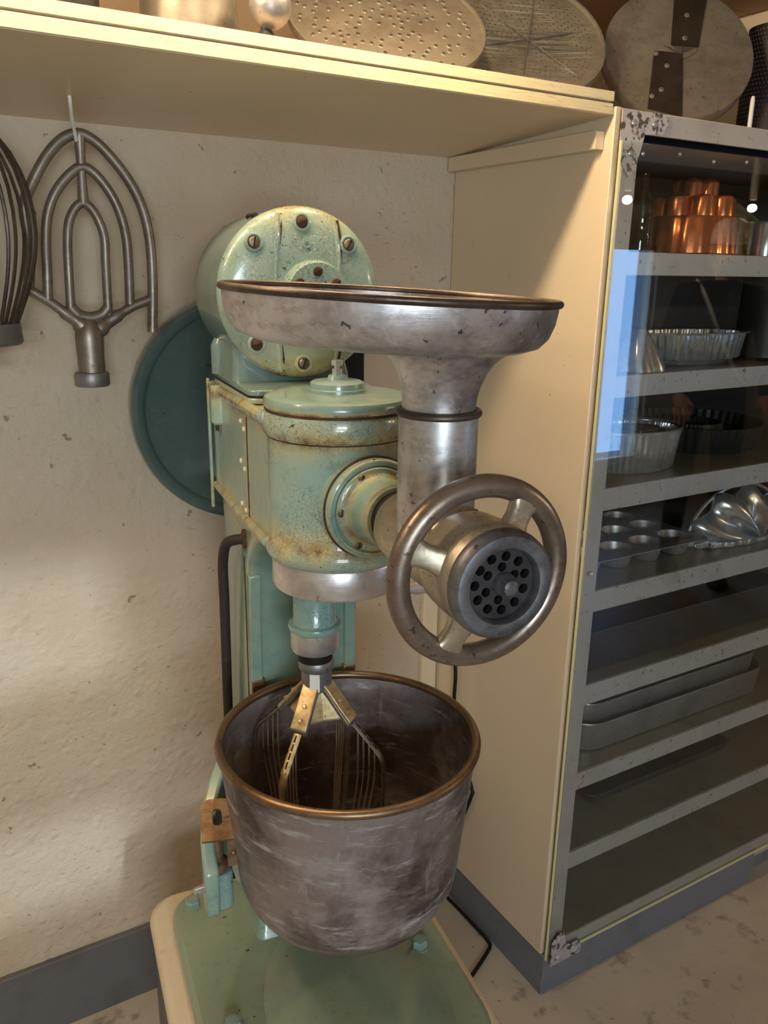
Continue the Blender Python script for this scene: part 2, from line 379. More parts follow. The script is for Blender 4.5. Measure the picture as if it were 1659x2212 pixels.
for n, (x0, x1, z0, z1) in enumerate(((*W1, *W1Z[0]), (*W1, *W1Z[1]), (*W2, *W2Z))):
    w = B(); e = .025
    for a in ((x0, x0+e, z0, z1), (x1-e, x1, z0, z1), (x0, x1, z0, z0+e), (x0, x1, z1-e, z1)): w.box(a[0], a[1], YF-.07, YF-.03, a[2], a[3])
    wo = struct(w, 'window_%d' % (n+1), CREAM)
    build(B().box(x0+e, x1-e, YF-.052, YF-.048, z0+e, z1-e), 'pane', GLASS, wo, smooth=False)
struct(B().box(XL, 0.0, -.013, -.0005, 0, .166), 'baseboard_back', DARKSK, bevel=.002)
struct(B().box(-.046, -.006, -.016, -.0005, .168, .98), 'trim_2', CREAM, bevel=.002)
struct(B().box(.71, .80, -1.6, YB, 1.985, ZC), 'trim_3', CREAM, bevel=.003)

# ---------------------------------------------------------------- long wall shelf
SB, SK = 1.738, (1.738-1.716)/.43      # front underside height, slope
def shz(y): return 1.716 - SK*y
st = thing('wall_shelf', 'long cream painted plywood shelf with chipped front edge above the mixer', 'shelf', (-1.2, 0, 1.716))
def slab(x0, x1, y0, y1, d0, d1):
    b = B(); vs = [(x, y, shz(y)+d) for x in (x0, x1) for y in (y0, y1) for d in (d0, d1)]
    return b.add(vs, [(0,1,3,2),(4,6,7,5),(0,4,5,1),(2,3,7,6),(0,2,6,4),(1,5,7,3)])
build(slab(-2.2, .0045, -.43, .3, 0, .017), 'lower_board', CREAM, st, bevel=.0025)
build(slab(-2.2, .0045, -.431, .3, .0185, .034), 'upper_board', CREAM, st, bevel=.003)
b = slab(-2.2, .0045, -.4325, -.4305, .0005, .0165); build(b, 'edge_band', CREAM_EDGE, st, bevel=.0008)
b = slab(-2.2, .0045, -.4335, -.4315, .019, .0335); build(b, 'edge_band', CREAM_EDGE, st, bevel=.0008)

# ---------------------------------------------------------------- tall glazed cabinet
YC = -.4428
def leanx(z): return .0085*(z-1.0)/.75 if z > 1 else .0035*(z-1.0)/.9
def lean(b): b.v = [(x+leanx(z), y, z) for x, y, z in b.v]; return b
cb = thing('display_cabinet', 'tall cream cabinet with glazed front and grey metal shelves of bakeware', 'cabinet', (.6, YC, 0))
CW = 1.25; ZT = 1.751
build(lean(B().box(0, .013, YC+.008, -.002, .106, ZT)), 'side_panel', CREAM, cb, bevel=.0015)
build(B().box(CW-.013, CW, YC+.008, -.002, .106, ZT), 'side_panel', CREAM, cb, bevel=.0015)
build(B().box(.013, CW-.013, -.012, -.002, .106, ZT-.012), 'back_panel', CABIN, cb, smooth=False)
build(B().box(.0135, .015, YC+.03, -.012, .13, ZT-.03), 'inner_lining', CABIN, cb, smooth=False)
build(B().box(.0, CW, YC+.012, -.002, ZT-.012, ZT), 'top_panel', CREAM, cb, bevel=.002)
build(lean(B().box(-.019, -.0005, -.415, -.003, 1.689, 1.7165)), 'shelf_batten', CREAM, cb, bevel=.0012)
k = build(B().box(.001, .70, YC+.002, -.003, .0, .0425), 'kick_plinth', GRAYP, cb, bevel=.002)
build(B().box(.0, .70, YC-.001, -.003, .044, .105), 'kick_plinth', GRAYP, cb, bevel=.002)
build(B().box(.735, CW, YC+.03, -.003, .0, .052), 'kick_plinth', GRAYP, cb, bevel=.002)
build(B().box(.735, CW, YC+.06, -.003, .052, .105), 'kick_plinth', GRAYP, cb, bevel=.002)
build(lean(B().box(.0155, .050, YC, YC+.006, .08, 1.747)), 'frame_stile', FRAMEM, cb, bevel=.001)
build(B().box(CW-.05, CW-.014, YC, YC+.006, .08, 1.747), 'frame_stile', FRAMEM, cb, bevel=.001)
build(B().box(.050, CW-.05, YC, YC+.006, 1.7138, 1.747), 'frame_rail', FRAMEM, cb, bevel=.001)
build(B().box(.048, CW-.05, YC, YC+.006, .0786, .1304), 'frame_rail', FRAMEM, cb, bevel=.001)
SH = [(1.5336, 1.4956), (1.3264, 1.2875), (1.1234, 1.0812), (.9245, .8821), (.7272, .6841), (.5308, .4928), (.3419, .3031), (.1304, .09)]
for i, (a, c) in enumerate(SH[:-1]):
    build(B().box(.046, CW-.05, YC+.004, YC+.0115, c, a), 'shelf_lip', FRAMEM, cb, bevel=.001)
    build(B().box(.0155, CW-.014, YC+.012, -.013, a-.004, a-.0005), 'shelf_sheet', SHELFM, cb, smooth=False)
build(B().box(.0155, CW-.014, YC+.007, -.013, .122, .1295), 'shelf_sheet', SHELFM, cb, smooth=False)
# black boxed panel under the top, with bolts
bp = build(B().box(.052, CW-.06, YC+.05, -.05, 1.679, 1.737), 'black_header', BLACKP, cb, bevel=.004)
for i in range(8): build(B().lathe([(.004, 0), (.004, .002), (.002, .0035)], (.12+.09*i, YC+.05, 1.694+.006*(i % 2)), (0, -1, 0), 10), 'bolt', CHROME, bp)
# glass front; light caught in its edges is painted as pale strips
gp = build(B().box(.0045, CW-.005, YC-.0085, YC-.0045, .105, 1.70), 'glass_pane', GLASS, cb, smooth=False)
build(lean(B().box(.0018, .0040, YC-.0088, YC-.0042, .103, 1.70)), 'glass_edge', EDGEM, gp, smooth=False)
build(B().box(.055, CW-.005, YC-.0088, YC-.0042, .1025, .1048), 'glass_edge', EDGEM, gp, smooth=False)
for z0, s, nm in ((1.70, 1, 0), (.115, -1, 1)):
    if s > 0: poly = [(.013, 1.747), (.112, 1.747), (.118, 1.735), (.106, 1.717), (.066, 1.713), (.052, 1.66), (.038, 1.648), (.013, 1.672)]
    else: poly = [(.010, .084), (.092, .084), (.096, .100), (.088, .118), (.062, .118), (.050, .128), (.042, .158), (.028, .162), (.010, .142)]
    cpl = build(B().prism(poly, (0, YC-(.0005 if s > 0 else .0095), 0), (1,0,0), (0,0,1), .0025), 'corner_bracket', CORNERM, cb, smooth=False)
    for x, z in (((.040, 1.728), (.086, 1.730), (.038, 1.683)) if s > 0 else ((.032, .146), (.074, .108), (.030, .100), (.080, .097))):
        build(B().lathe([(.0055, 0), (.0055, .0012), (.003, .0032), (0, .0036)], (x, YC-(.003 if s > 0 else .012), z), (0, -1, 0), 14), 'screw', CHROME, cpl)
build(B().lathe([(.003, 0), (.005, .002), (.005, .004), (0, .006)], (.0265, YC-.0085, .968), (0, -1, 0), 12), 'glass_stop', CHROME, cb)

# ---------------------------------------------------------------- plinth
PO = (-.016, -.02, 0)
pl = mthing('mixer_plinth', 'cream topped grey concrete plinth block under the green mixer base', 'plinth', PO)
build(B().prism(rrect(-.235, .202, -.297, .332, [.05, .05, .11, .11], 8), (0,0,0), (1,0,0), (0,1,0), .440), 'block', DARKSK, pl)
build(B().prism(rrect(-.238, .205, -.30, .335, [.05, .05, .11, .11], 8), (0,0,.4402), (1,0,0), (0,1,0), .0298), 'painted_top', PLINTHM, pl, bevel=.012, bseg=3)

# ---------------------------------------------------------------- mixer
Z0 = .47
def bands(*l): return tuple((2, z-Z0, w, s) for z, w, s in l)
G_BASE = enamel('green_enamel_base', lin(130, 142, 120), wear=.15, tone=.6)
G_COL = enamel('green_enamel_column', lin(112, 140, 130), bands=bands((1.17, .06, .8)), wear=.15)
G_ARM = enamel('green_enamel_arm', lin(142, 164, 150), bands=bands((1.17, .035, 1.0), (1.325, .03, 1.0))+((1, .092, .016, 1.0),))
G_BAR = enamel('green_enamel_barrel', lin(136, 166, 162), crackle=.9, bands=bands((1.19, .035, 1.0), (1.316, .03, .9)))
G_LID = enamel('green_enamel_lid', lin(116, 142, 140), bands=bands((1.346, .006, 1.0)), wear=.5)
G_MOT = enamel('green_enamel_motor', lin(106, 128, 122), wear=.2, tone=.4)
G_CAP = enamel('green_enamel_cap', lin(134, 158, 148), crackle=1.0, bands=bands((1.575, .04, .6), (1.365, .05, .9)), wear=.6)
G_SHADED = enamel('green_enamel_shaded', lin(70, 88, 84), wear=.1, tone=.08)  # the mixer's same green, darkened for the shade the guard stands in
G_HUB = enamel('green_enamel_hub', lin(120, 152, 148), crackle=.7, bands=((1, -.140, .02, .8), (1, -.205, .02, .8)))
mx = mthing('stand_mixer', 'pale green enamelled stand mixer with round motor head on cream plinth', 'mixer', (0, .06, Z0))
b = B().prism(rrect(-.206, .181, -.20, .292, [.05, .055, .11, .12], 10), (0,0,.471), (1,0,0), (0,1,0), .029)
base = build(b, 'base_plate', G_BASE, mx, bevel=.009, bseg=3)
prof = [(.115*math.cos(i*PI/2/12), .5-.002+.030*math.sin(i*PI/2/12)**1.0*1.0) for i in range(13)]
build(B().lathe([(.125, .499), (.112, .5035), (.098, .511), (.085, .520), (.06, .526), (.03, .528), (0, .5285)], (.012, -.02, 0), seg=56, sx=1.05, sy=1.5), 'bowl_boss', G_BASE, base)
hexh = [(.0125, 0), (.0125, .009), (.0105, .0115), (0, .0115)]
for x, y in ((-.172, .254), (-.160, .008), (.137, .043), (.137, .254)):
    bo = build(B().lathe([(.0155, 0), (.0155, .0018), (.0, .0018)], (x, y, .5), seg=20), 'washer', G_BASE, base)
    build(B().lathe(hexh, (x, y, .5015), seg=6, rot=.3).lathe([(.008, .0115), (.008, .0125), (0, .0125)], (x, y, .5015), seg=14), 'hex_bolt', enamel('green_bolt', lin(124, 146, 138)) if 'green_bolt' not in bpy.data.materials else bpy.data.materials['green_bolt'], base, smooth=False)
# column with flared foot
rings = []
for z, hx, yf, yb in ((.498, .092, .140, .335), (.512, .086, .150, .335), (.56, .082, .164, .335), (.63, .0805, .176, .335), (.75, .0795, .182, .335), (.95, .079, .184, .333), (1.06, .079, .184, .333), (1.11, .079, .172, .335), (1.145, .079, .140, .34), (1.172, .079, .100, .345)):
    rings.append([Vector((x, y, z)) for x, y in rrect(-hx, hx, yf, yb, .012, 4)])
col = build(B().grid(rings), 'column', G_COL, mx, ang=50)
for sx in (-1, 1):
    rl = [Vector((sx*.0715, y, z)) for z, y in ((.60, .160), (.68, .178), (.8, .181), (1.0, .181), (1.09, .176))]
    build(B().grid([[p + Vector((dx, dy, 0)) for dx, dy in ((-.0085, -.006), (.0085, -.006), (.0085, .012), (-.0085, .012))] for p in rl]), 'slide_rail', G_COL, col, bevel=.002)
    build(B().box(*sorted((sx*.0802, sx*.0780)), .196, .1985, .62, 1.11), 'seam', RUSTY, col, smooth=False)
# belt guard behind
prof = [(0, .581), (.172, .581), (.1780, .579), (.1815, .574), (.186, .5715), (.1935, .5705), (.2002, .574), (.2022, .581), (.2022, .606), (.195, .612), (0, .613)]
dk = build(B().lathe([(r, h) for r, h in prof], (.021, 0, 1.2530), (0, 1, 0), 96), 'belt_guard', G_SHADED, mx)
build(B().box(-.05, .05, .365, .588, 1.14, 1.335), 'belt_housing', G_SHADED, mx, bevel=.004)
build(B().box(-.0875, -.083, .374, .383, 1.135, 1.338), 'guard_flange', G_ARM, mx, bevel=.0015)
# head arm between column and barrel
arm = build(B().box(-.0805, .0805, .035, .372, 1.168, 1.335), 'head_arm', G_ARM, mx, bevel=.005)
for sx in (-1, 1):
    build(B().box(*sorted((sx*.0795, sx*.0812)), .150, .1535, 1.172, 1.315), 'seam', RUSTY, arm, smooth=False)
    build(B().tube([(sx*.079, .37, 1.173), (sx*.081, .20, 1.174), (sx*.083, .09, 1.178), (sx*.085, .045, 1.181)], .0065, 10), 'lower_bead', G_ARM, arm)
    build(B().tube([(sx*.080, .37, 1.328), (sx*.082, .24, 1.328), (sx*.083, .16, 1.330), (sx*.085, .09, 1.332), (sx*.086, .045, 1.333)], .0075, 10), 'upper_bead', G_ARM, arm)
    for y, z in ((.185, 1.305), (.168, 1.297), (.190, 1.250), (.170, 1.243), (.192, 1.190), (.170, 1.186)):
        build(B().sphere((sx*.0808, y, z), .0035, 10, 1, .6), 'rivet', CREAM, arm)
# saddle under the motor with lugs
sd_ = build(B().prism(rrect(-.084, .084, .118, .345, .014, 4), (0,0,1.336), (1,0,0), (0,1,0), .0075), 'saddle_flange', G_ARM, mx, bevel=.002)
build(B().prism(rrect(-.083, .083, .120, .344, .014, 4), (0,0,1.3436), (1,0,0), (0,1,0), .0022), 'saddle_seam', BLACK, mx)
build(B().prism(rrect(-.084, .084, .118, .345, .014, 4), (0,0,1.346), (1,0,0), (0,1,0), .0075), 'saddle_flange', G_MOT, mx, bevel=.002)
rings = []
for z, hx, yf, yb in ((1.353, .083, .205, .343), (1.375, .080, .212, .343), (1.40, .079, .216, .345), (1.44, .086, .218, .35)): rings.append([Vector((x, y, z)) for x, y in rrect(-hx, hx, yf, yb, .014, 4)])
sad = build(B().grid(rings), 'saddle', G_MOT, mx, ang=50)
for sx in (-1, 1):
    for y in (.318, .165):
        bs = build(B().lathe([(.012, 1.278), (.0145, 1.281), (.0145, 1.336)], (sx*.0795, y, 0), seg=20), 'lug', G_ARM, sad) if y > .2 else None
        if y > .2: build(B().lathe([(.0150, 1.352), (.0150, 1.392), (.010, 1.402), (0, 1.404)], (sx*.075, y, 0), seg=20), 'lug_boss', G_MOT, sad)
        if y > .2: build(B().lathe([(.0088, 1.268), (.0088, 1.279), (0, 1.279)], (sx*.0795, y, 0), seg=6), 'bolt', RIMM, sad, smooth=False)
# motor
MCX, MCZ = .004, 1.467
mo = build(B().lathe([(0, .190), (.1030, .190), (.1065, .194), (.1065, .352), (.103, .374), (.092, .392), (.06, .404), (0, .407)], (MCX, 0, MCZ), (0, 1, 0), 96), 'motor_housing', G_MOT, mx)
for y in (.235, .262): build(B().lathe([(.005, 0), (.005, .004), (.002, .006)], (MCX-.045, y, MCZ+.0955), (-.4, 0, .9), 10), 'screw', BLACK, mo)
cap = build(B().lathe([(0, .1725), (.05, .1730), (.085, .1745), (.0985, .1775), (.1065, .1835), (.1085, .188), (.1085, .1925), (.10, .1935), (0, .1935)], (MCX, 0, MCZ), (0, 1, 0), 96), 'motor_cap', G_CAP, mx)
for xo, zt in ((-.036, .098), (.050, .092)):
    zz = [i/12*2*zt-zt for i in range(13)]
    build(B().tube([(MCX+xo+.006*(z/zt)**2*(1 if xo > 0 else -1)*-1, .1755-.0008 + .0075*max(0, (math.hypot(xo, z)-.085)/.023)**2, MCZ+z) for z in zz], .0032, 8), 'rib', G_CAP, cap)
    build(B().tube([(MCX+xo+.0050+.006*(z/zt)**2*(1 if xo > 0 else -1)*-1, .1758 + .0075*max(0, (math.hypot(xo, z)-.085)/.023)**2, MCZ+z) for z in zz], .0022, 6), 'seam', RUSTY, cap)
def slot_screw(parent, c, ax, r, mat=SCREWM, rot=.6, name='screw'):
    c = Vector(c); q = Vector((0,0,1)).rotation_difference(Vector(ax).normalized())
    o = build(B().lathe([(r, 0), (r, r*.25), (r*.8, r*.5), (0, r*.62)], c, ax, 18), name, mat, parent)
    a = q @ Vector((math.cos(rot), math.sin(rot), 0)); n = Vector(ax).normalized(); s = n.cross(a)
    M = Matrix.Identity(4)
    for i, v in enumerate((a, s, n)):
        for j in range(3): M[j][i] = v[j]
    M.translation = c + n*r*.54
    build(B().box(-r*.92, r*.92, -r*.13, r*.13, -r*.1, r*.1, M), 'slot', BLACK, parent, smooth=False)
    return o
for k in range(8):
    a = PI/2 + k*PI/4; r = .0885
    c = (MCX+r*math.cos(a), .1746, MCZ+r*math.sin(a))
    build(B().torus(c, (0, 1, 0), .0098, .0026, 24, 8), 'screw_recess', G_CAP, cap)
    slot_screw(cap, c, (0, -1, 0), .0072, SCREWM if k % 3 else RUSTY, .4+k)
bc = build(B().lathe([(.042, 0), (.0415, .018), (.0385, .0225), (0, .0235)], (.017, .1735, 1.468), (0, -1, 0), 48), 'bearing_cap', G_CAP, cap)
for k in range(6):
    a = PI/2 + k*PI/3
    slot_screw(cap, (.017+.028*math.cos(a), .1512, 1.468+.028*math.sin(a)), (0, -1, 0), .0062, RUSTY, .5)
build(B().lathe([(.0052, 0), (.0052, .0012), (.003, .0012), (.0028, .0002), (0, .0002)], (MCX+.006, .1735, MCZ+.062), (0, -1, 0), 16), 'plug', G_CAP, cap)
build(B().box(.098, .128, .27, .36, 1.30, 1.40), 'switch_box', BLACKP, mx, bevel=.003)
# barrel of the planetary head
HC = (0, .03, 0)
bar = build(B().lathe([(0, 1.163), (.0785, 1.163), (.083, 1.165), (.0875, 1.170), (.089, 1.177), (.0872, 1.185), (.0838, 1.191), (.0825, 1.198), (.0825, 1.306), (.0835, 1.313), (.0870, 1.316), (.0893, 1.323), (.0893, 1.334), (.0875, 1.340), (.084, 1.3425), (0, 1.3425)], HC, seg=96), 'gear_barrel', G_BAR, mx)
build(B().torus((0, .03, 1.3435), (0,0,1), .0835, .0022, 96, 8), 'seam', RUSTY, bar)
build(B().torus((0, .03, 1.3135), (0,0,1), .0832, .0014, 96, 8), 'seam', RUSTY, bar)
lid = build(B().lathe([(0, 1.3445), (.0845, 1.3445), (.0868, 1.348), (.0868, 1.353), (.0845, 1.3575), (.079, 1.3595), (.070, 1.3598), (.03, 1.362), (0, 1.362)], HC, seg=96), 'gear_cover', G_LID, mx)
lb = build(B().lathe([(.034, 1.360), (.0335, 1.3655), (.0325, 1.3665), (.0325, 1.3675), (.0315, 1.3725), (.028, 1.3745), (.012, 1.3755), (.010, 1.381), (0, 1.381)], HC, seg=48), 'filler_cap', G_LID, lid)
build(B().lathe([(.0062, 1.381), (.0062, 1.388), (.0038, 1.388), (.0036, 1.392), (.0065, 1.392), (.0072, 1.395), (.0065, 1.398), (0, 1.398)], HC, seg=6), 'grease_nipple', CHROME, lb)
# polished drip ring and planetary shaft
build(B().lathe([(0, 1.1635), (.0798, 1.1635), (.0805, 1.162), (.0805, 1.131), (.079, 1.1275), (.075, 1.126), (0, 1.126)], HC, seg=96), 'drip_ring', STEEL, mx)
build(B().lathe([(.054, 1.1265), (.054, 1.119), (.050, 1.1155), (0, 1.1155)], (.020, .03, 0), seg=48), 'planetary_plate', G_HUB, mx)
SX, SY = -.0235, .052
sh = build(B().lathe([(.0275, 1.126), (.0275, 1.068), (.029, 1.0655), (.0335, 1.0635), (.0345, 1.060), (.0335, 1.056), (.030, 1.0545), (0, 1.0545)], (SX, SY, 0), seg=48), 'shaft_housing', G_HUB, mx)
build(B().lathe([(.0312, 1.0545), (.0312, 1.031), (.0295, 1.0265), (.027, 1.0255), (0, 1.0255)], (SX, SY, 0), seg=48), 'shaft_sleeve', STEEL, sh)
build(B().lathe([(.0225, 1.0260), (.0225, 1.012), (0, 1.012)], (SX, SY, 0), seg=32), 'shaft_gap_core', BLACK, sh)  # black core stands in for the dark gap above the whisk hub
# attachment hub on the barrel front
hz = 1.2430; hx = .0115
pad = build(B().lathe([(.0600, -.045), (.0590, .012), (.0575, .024), (.0572, .030), (.0550, .0345), (.0505, .0352), (.0490, .0320), (0, .0320)], (hx, -.035, hz), (0, -1, 0), 64), 'hub_pad', G_BAR, mx)
build(B().torus((hx, -.0690, hz), (0, 1, 0), .0547, .0022, 64, 8), 'pad_bead', G_HUB, pad)
build(B().torus((hx, -.0585, hz), (0, 1, 0), .0577, .0018, 64, 8), 'seam', RUSTY, pad)
rings = []
for r, q in ((.0480, 0), (.0480, .006), (.0470, .0078), (.0425, .0085), (.0390, .011), (.0365, .017), (.0350, .030), (.0340, .074), (.0325, .0755), (.001, .0755)):
    t_ = q/.0755; c = Vector((hx*(1-t_), -.066-.086*t_, hz+.0145*t_))
    rings.append([c+Vector((r*math.cos(j*2*PI/64), 0, r*math.sin(j*2*PI/64))) for j in range(64)])
hub = build(B().grid(rings), 'attachment_hub', G_HUB, mx)
for k in range(6):
    a = 2.05 + k*PI/3; slot_screw(hub, (hx+.0438*math.cos(a), -.0745, hz+.0438*math.sin(a)), (0, -1, 0), .0045, SCREWM, 1.3)
# speed lever on the right under the head
lv = build(B().lathe([(.014, 0), (.014, .02), (.011, .024), (0, .024)], (.050, .075, 1.108), (1, 0, 0), 24), 'lever_boss', G_HUB, mx)
build(B().tube([(.070, .075, 1.106), (.095, .078, 1.090), (.115, .08, 1.079), (.135, .083, 1.077), (.150, .085, 1.077), (.156, .086, 1.077), (.159, .0865, 1.077)], [.006, .006, .007, .0095, .011, .0085, .003], 14), 'lever', STEEL, lv)
# yoke: carriage on the slide with two arms and pin bosses
yk = build(B().box(-.082, .082, .1735, .196, .70, .900), 'bowl_yoke', G_COL, mx, bevel=.008)
for sx in (-1, 1):
    rings = []
    for i in range(15):
        t = i/14; a = PI/2 - t*(1.62 if sx < 0 else 1.2)   # angle from the back towards the side
        R = .176 if sx < 0 else .163; x = sx*R*math.sin(PI/2-a)*1.02; y = .005 + R*math.sin(a); 
        zt = .895 - .13*t**1.6; zb = .70 - .015*math.sin(t*PI)
        nx, ny = sx*math.sin(PI/2-a), math.sin(a); th = .009
        rings.append([Vector((x-nx*th, y-ny*th, zb)), Vector((x+nx*th, y+ny*th, zb)), Vector((x+nx*th, y+ny*th, zt)), Vector((x-nx*th, y-ny*th, zt))])
    build(B().grid(rings), 'yoke_arm', G_ARM, yk, bevel=.004)
    if sx > 0: continue
    ps = build(B().prism(rrect(sx*.165-.018, sx*.165+.018, .018, .062, .012, 5), (0,0,.685), (1,0,0), (0,1,0), .055), 'pin_boss', G_BAR, yk, bevel=.004)
    build(B().lathe([(.0125, .740), (.0145, .746), (.014, .754), (.0085, .757), (.0085, .800), (.0085, .803), (0, .803)], (sx*.166, .035, 0), seg=24), 'bowl_pin', BRACKET, ps)
for sx in (-1, 1): build(B().box(*sorted((sx*.060, sx*.0795)), .1735, .20, .900, .928), 'slide_block', BRACKET, yk, bevel=.002)
build(B().cyl((-.18, .04, .712), (-.197, .037, .712), .005, 12), 'set_screw', CHROME, yk)
# braided cord leaving the column side
pts = smoothpath([(-.079, .192, 1.138), (-.090, .205, 1.134), (-.097, .235, 1.118), (-.098, .258, 1.08), (-.096, .268, 1.02), (-.094, .282, .93), (-.092, .296, .82), (-.088, .315, .70), (-.082, .342, .58), (-.080, .358, .50), (-.080, .366, .44), (-.080, .38, .30), (-.080, .40, .15), (-.080, .42, .012)], 6)
cd = build(B().tube(pts, .0075, 12), 'power_cord', CORDM, mx)
build(B().lathe([(.014, -.001), (.014, .003), (.010, .0045), (0, .0045)], (-.079, .190, 1.139), (-1, 0, 0), 20, None, 1.0, .8), 'cord_gland', RUSTY, mx)

# ---------------------------------------------------------------- meat grinder on the hub
gr = mthing('meat_grinder', 'worn aluminium meat grinder with steel handwheel on the mixer front hub', 'grinder', (0, -.24, 1.21))
TY = -.238; GZ = 1.2575
tb = build(B().lathe([(.0, 1.245), (.030, 1.245), (.0352, 1.262), (.0352, 1.378), (.0352, 1.3795), (.031, 1.3795), (.031, 1.36), (0, 1.36)], (0, TY, 0), seg=64), 'throat_tube', ALU, gr)
build(B().torus((0, TY, 1.3805), (0,0,1), .0350, .0034, 64, 10), 'throat_rim', RIMM, tb)
bd = build(B().lathe([(0, .145), (.0235, .145), (.0265, .147), (.0275, .152), (.0275, .160), (.0285, .163), (.0355, .176), (.0375, .20), (.0375, .26), (.0355, .29), (.0350, .33), (0, .33)], (0, 0, GZ), (0, -1, 0), 64), 'grinder_body', ALUC, gr)
build(B().lathe([(.0275, 0), (.0285, .002), (.0285, .008), (.0275, .010)], (0, -.149, GZ), (0, -1, 0), 48), 'collar_ring', BLACK, bd)
build(B().tube([(0, -.27, 1.292), (0, -.285, 1.287), (0, -.31, 1.289)], [.012, .010, .012], 12, flat=2.4), 'web', ALUC, bd)
RZ = 1.2625
nut = build(B().lathe([(.036, .288), (.0415, .293), (.0445, .302), (.0455, .318), (.0455, .352), (.044, .3545), (.030, .3545), (.030, .30)], (0, 0, RZ), (0, -1, 0), 72, caps=False), 'ring_nut', ALUC, gr)
build(B().lathe([(.0298, .3515), (.0298, .362), (.0318, .3655), (.036, .3668), (.0415, .3655), (.0448, .3615), (.0456, .3565), (.0450, .3525)], (0, 0, RZ), (0, -1, 0), 72, caps=False), 'dark_ring', RINGM, nut)
holes = [circ(.0228*math.cos(2*PI*i/11+.25), .0228*math.sin(2*PI*i/11+.25), .0042, 14) for i in range(11)]
holes += [circ(.0138*math.cos(2*PI*i/6+.45), .0138*math.sin(2*PI*i/6+.45), .0040, 14) for i in range(6)]
vs, fs = plate(circ(0, 0, .0305, 64), holes, .007)
bb = B(); bb.add([(x, -.3535+z*-1, RZ+y) for x, y, z in vs], fs)
pp = build(bb, 'hole_plate', PLATEM, gr, ang=30)
build(B().lathe([(0, .335), (.0305, .335), (.0305, .344), (0, .344)], (0, 0, RZ), (0, -1, 0), 40), 'hole_shade_disc', BLACK, gr)  # black disc gives the shade seen through the plate holes
build(B().lathe([(.0098, .3565), (.0098, .3605), (.0080, .3635), (.0072, .3655), (.0062, .370), (.004, .3718), (0, .372)], (.0025, 0, RZ), (0, -1, 0), 32), 'centre_stud', RINGM, pp)
wz, wy_ = 1.2603, -.3235
hw = build(B().torus((0, wy_, wz), (0, 1, 0), .0738, .0098, 128, 20), 'handwheel', WHEELM, gr)
for ad in (157, 57, -115):
    a = math.radians(ad); ca, sa = math.cos(a), math.sin(a); rings = []
    for r, w, t_ in ((.040, .015, .010), (.046, .0115, .0085), (.054, .0102, .0075), (.062, .0108, .0075), (.068, .014, .008), (.072, .019, .0085)):
        ring = []
        for j in range(16):
            q = 2*PI*j/16; cx = math.copysign(abs(math.cos(q))**.6, math.cos(q))*w; cy = math.copysign(abs(math.sin(q))**.6, math.sin(q))*t_
            yy = -.333 + (wy_+.333)*((r-.040)/.032)
            ring.append(Vector((r*ca - cx*sa, yy+cy, wz + r*sa + cx*ca)))
        rings.append(ring)
    build(B().grid(rings), 'spoke', ALUC, hw, ang=60)
# ---------------------------------------------------------------- feed pan in the throat
PX, PY, PZ = -.044, -.2194, 1.478
tilt = Matrix.Translation((0, TY, 1.39)) @ Matrix.Rotation(math.radians(2.5), 4, Vector((.39, .92, 0))) @ Matrix.Translation((0, -TY, -1.39))
fp = mthing('feed_pan', 'round tinned metal feed pan sitting in the meat grinder throat', 'pan', (0, TY, 1.385))
def tl(b): b.v = [tuple(tilt @ Vector(p)) for p in b.v]; return b
outer = [(.1412, 0), (.1408, -.006), (.1392, -.017), (.1352, -.028), (.1285, -.0355), (.1175, -.0395), (.09, -.0415), (.0, -.042)]
inner = [(.0, -.040), (.09, -.0393), (.1167, -.0372), (.127, -.0335), (.1332, -.027), (.1370, -.017), (.1385, -.006), (.139, 0)]
dish = build(tl(B().lathe(outer+inner, (PX, PY, PZ), seg=128, caps=False)), 'dish', PANM, fp)
build(tl(B().torus((PX, PY, PZ), (0,0,1), .1412, .0032, 128, 12)), 'rolled_rim', RIMM, fp)
build(tl(B().lathe([(.066, -.0408), (.058, -.0428), (.051, -.0475), (.0445, -.0545), (.0395, -.0625), (.0358, -.072), (.0335, -.081), (.0325, -.090), (.0322, -.104), (.030, -.104)], (0, TY, PZ), seg=64, caps=False)), 'funnel_neck', PANM, fp)
build(tl(B().lathe([(.0, -.0396), (.030, -.0396), (.030, -.0388), (0, -.0388)], (0, TY, PZ), seg=40)), 'throat_shade_disc', BLACK, fp)  # black disc stands in for the shaded throat hole

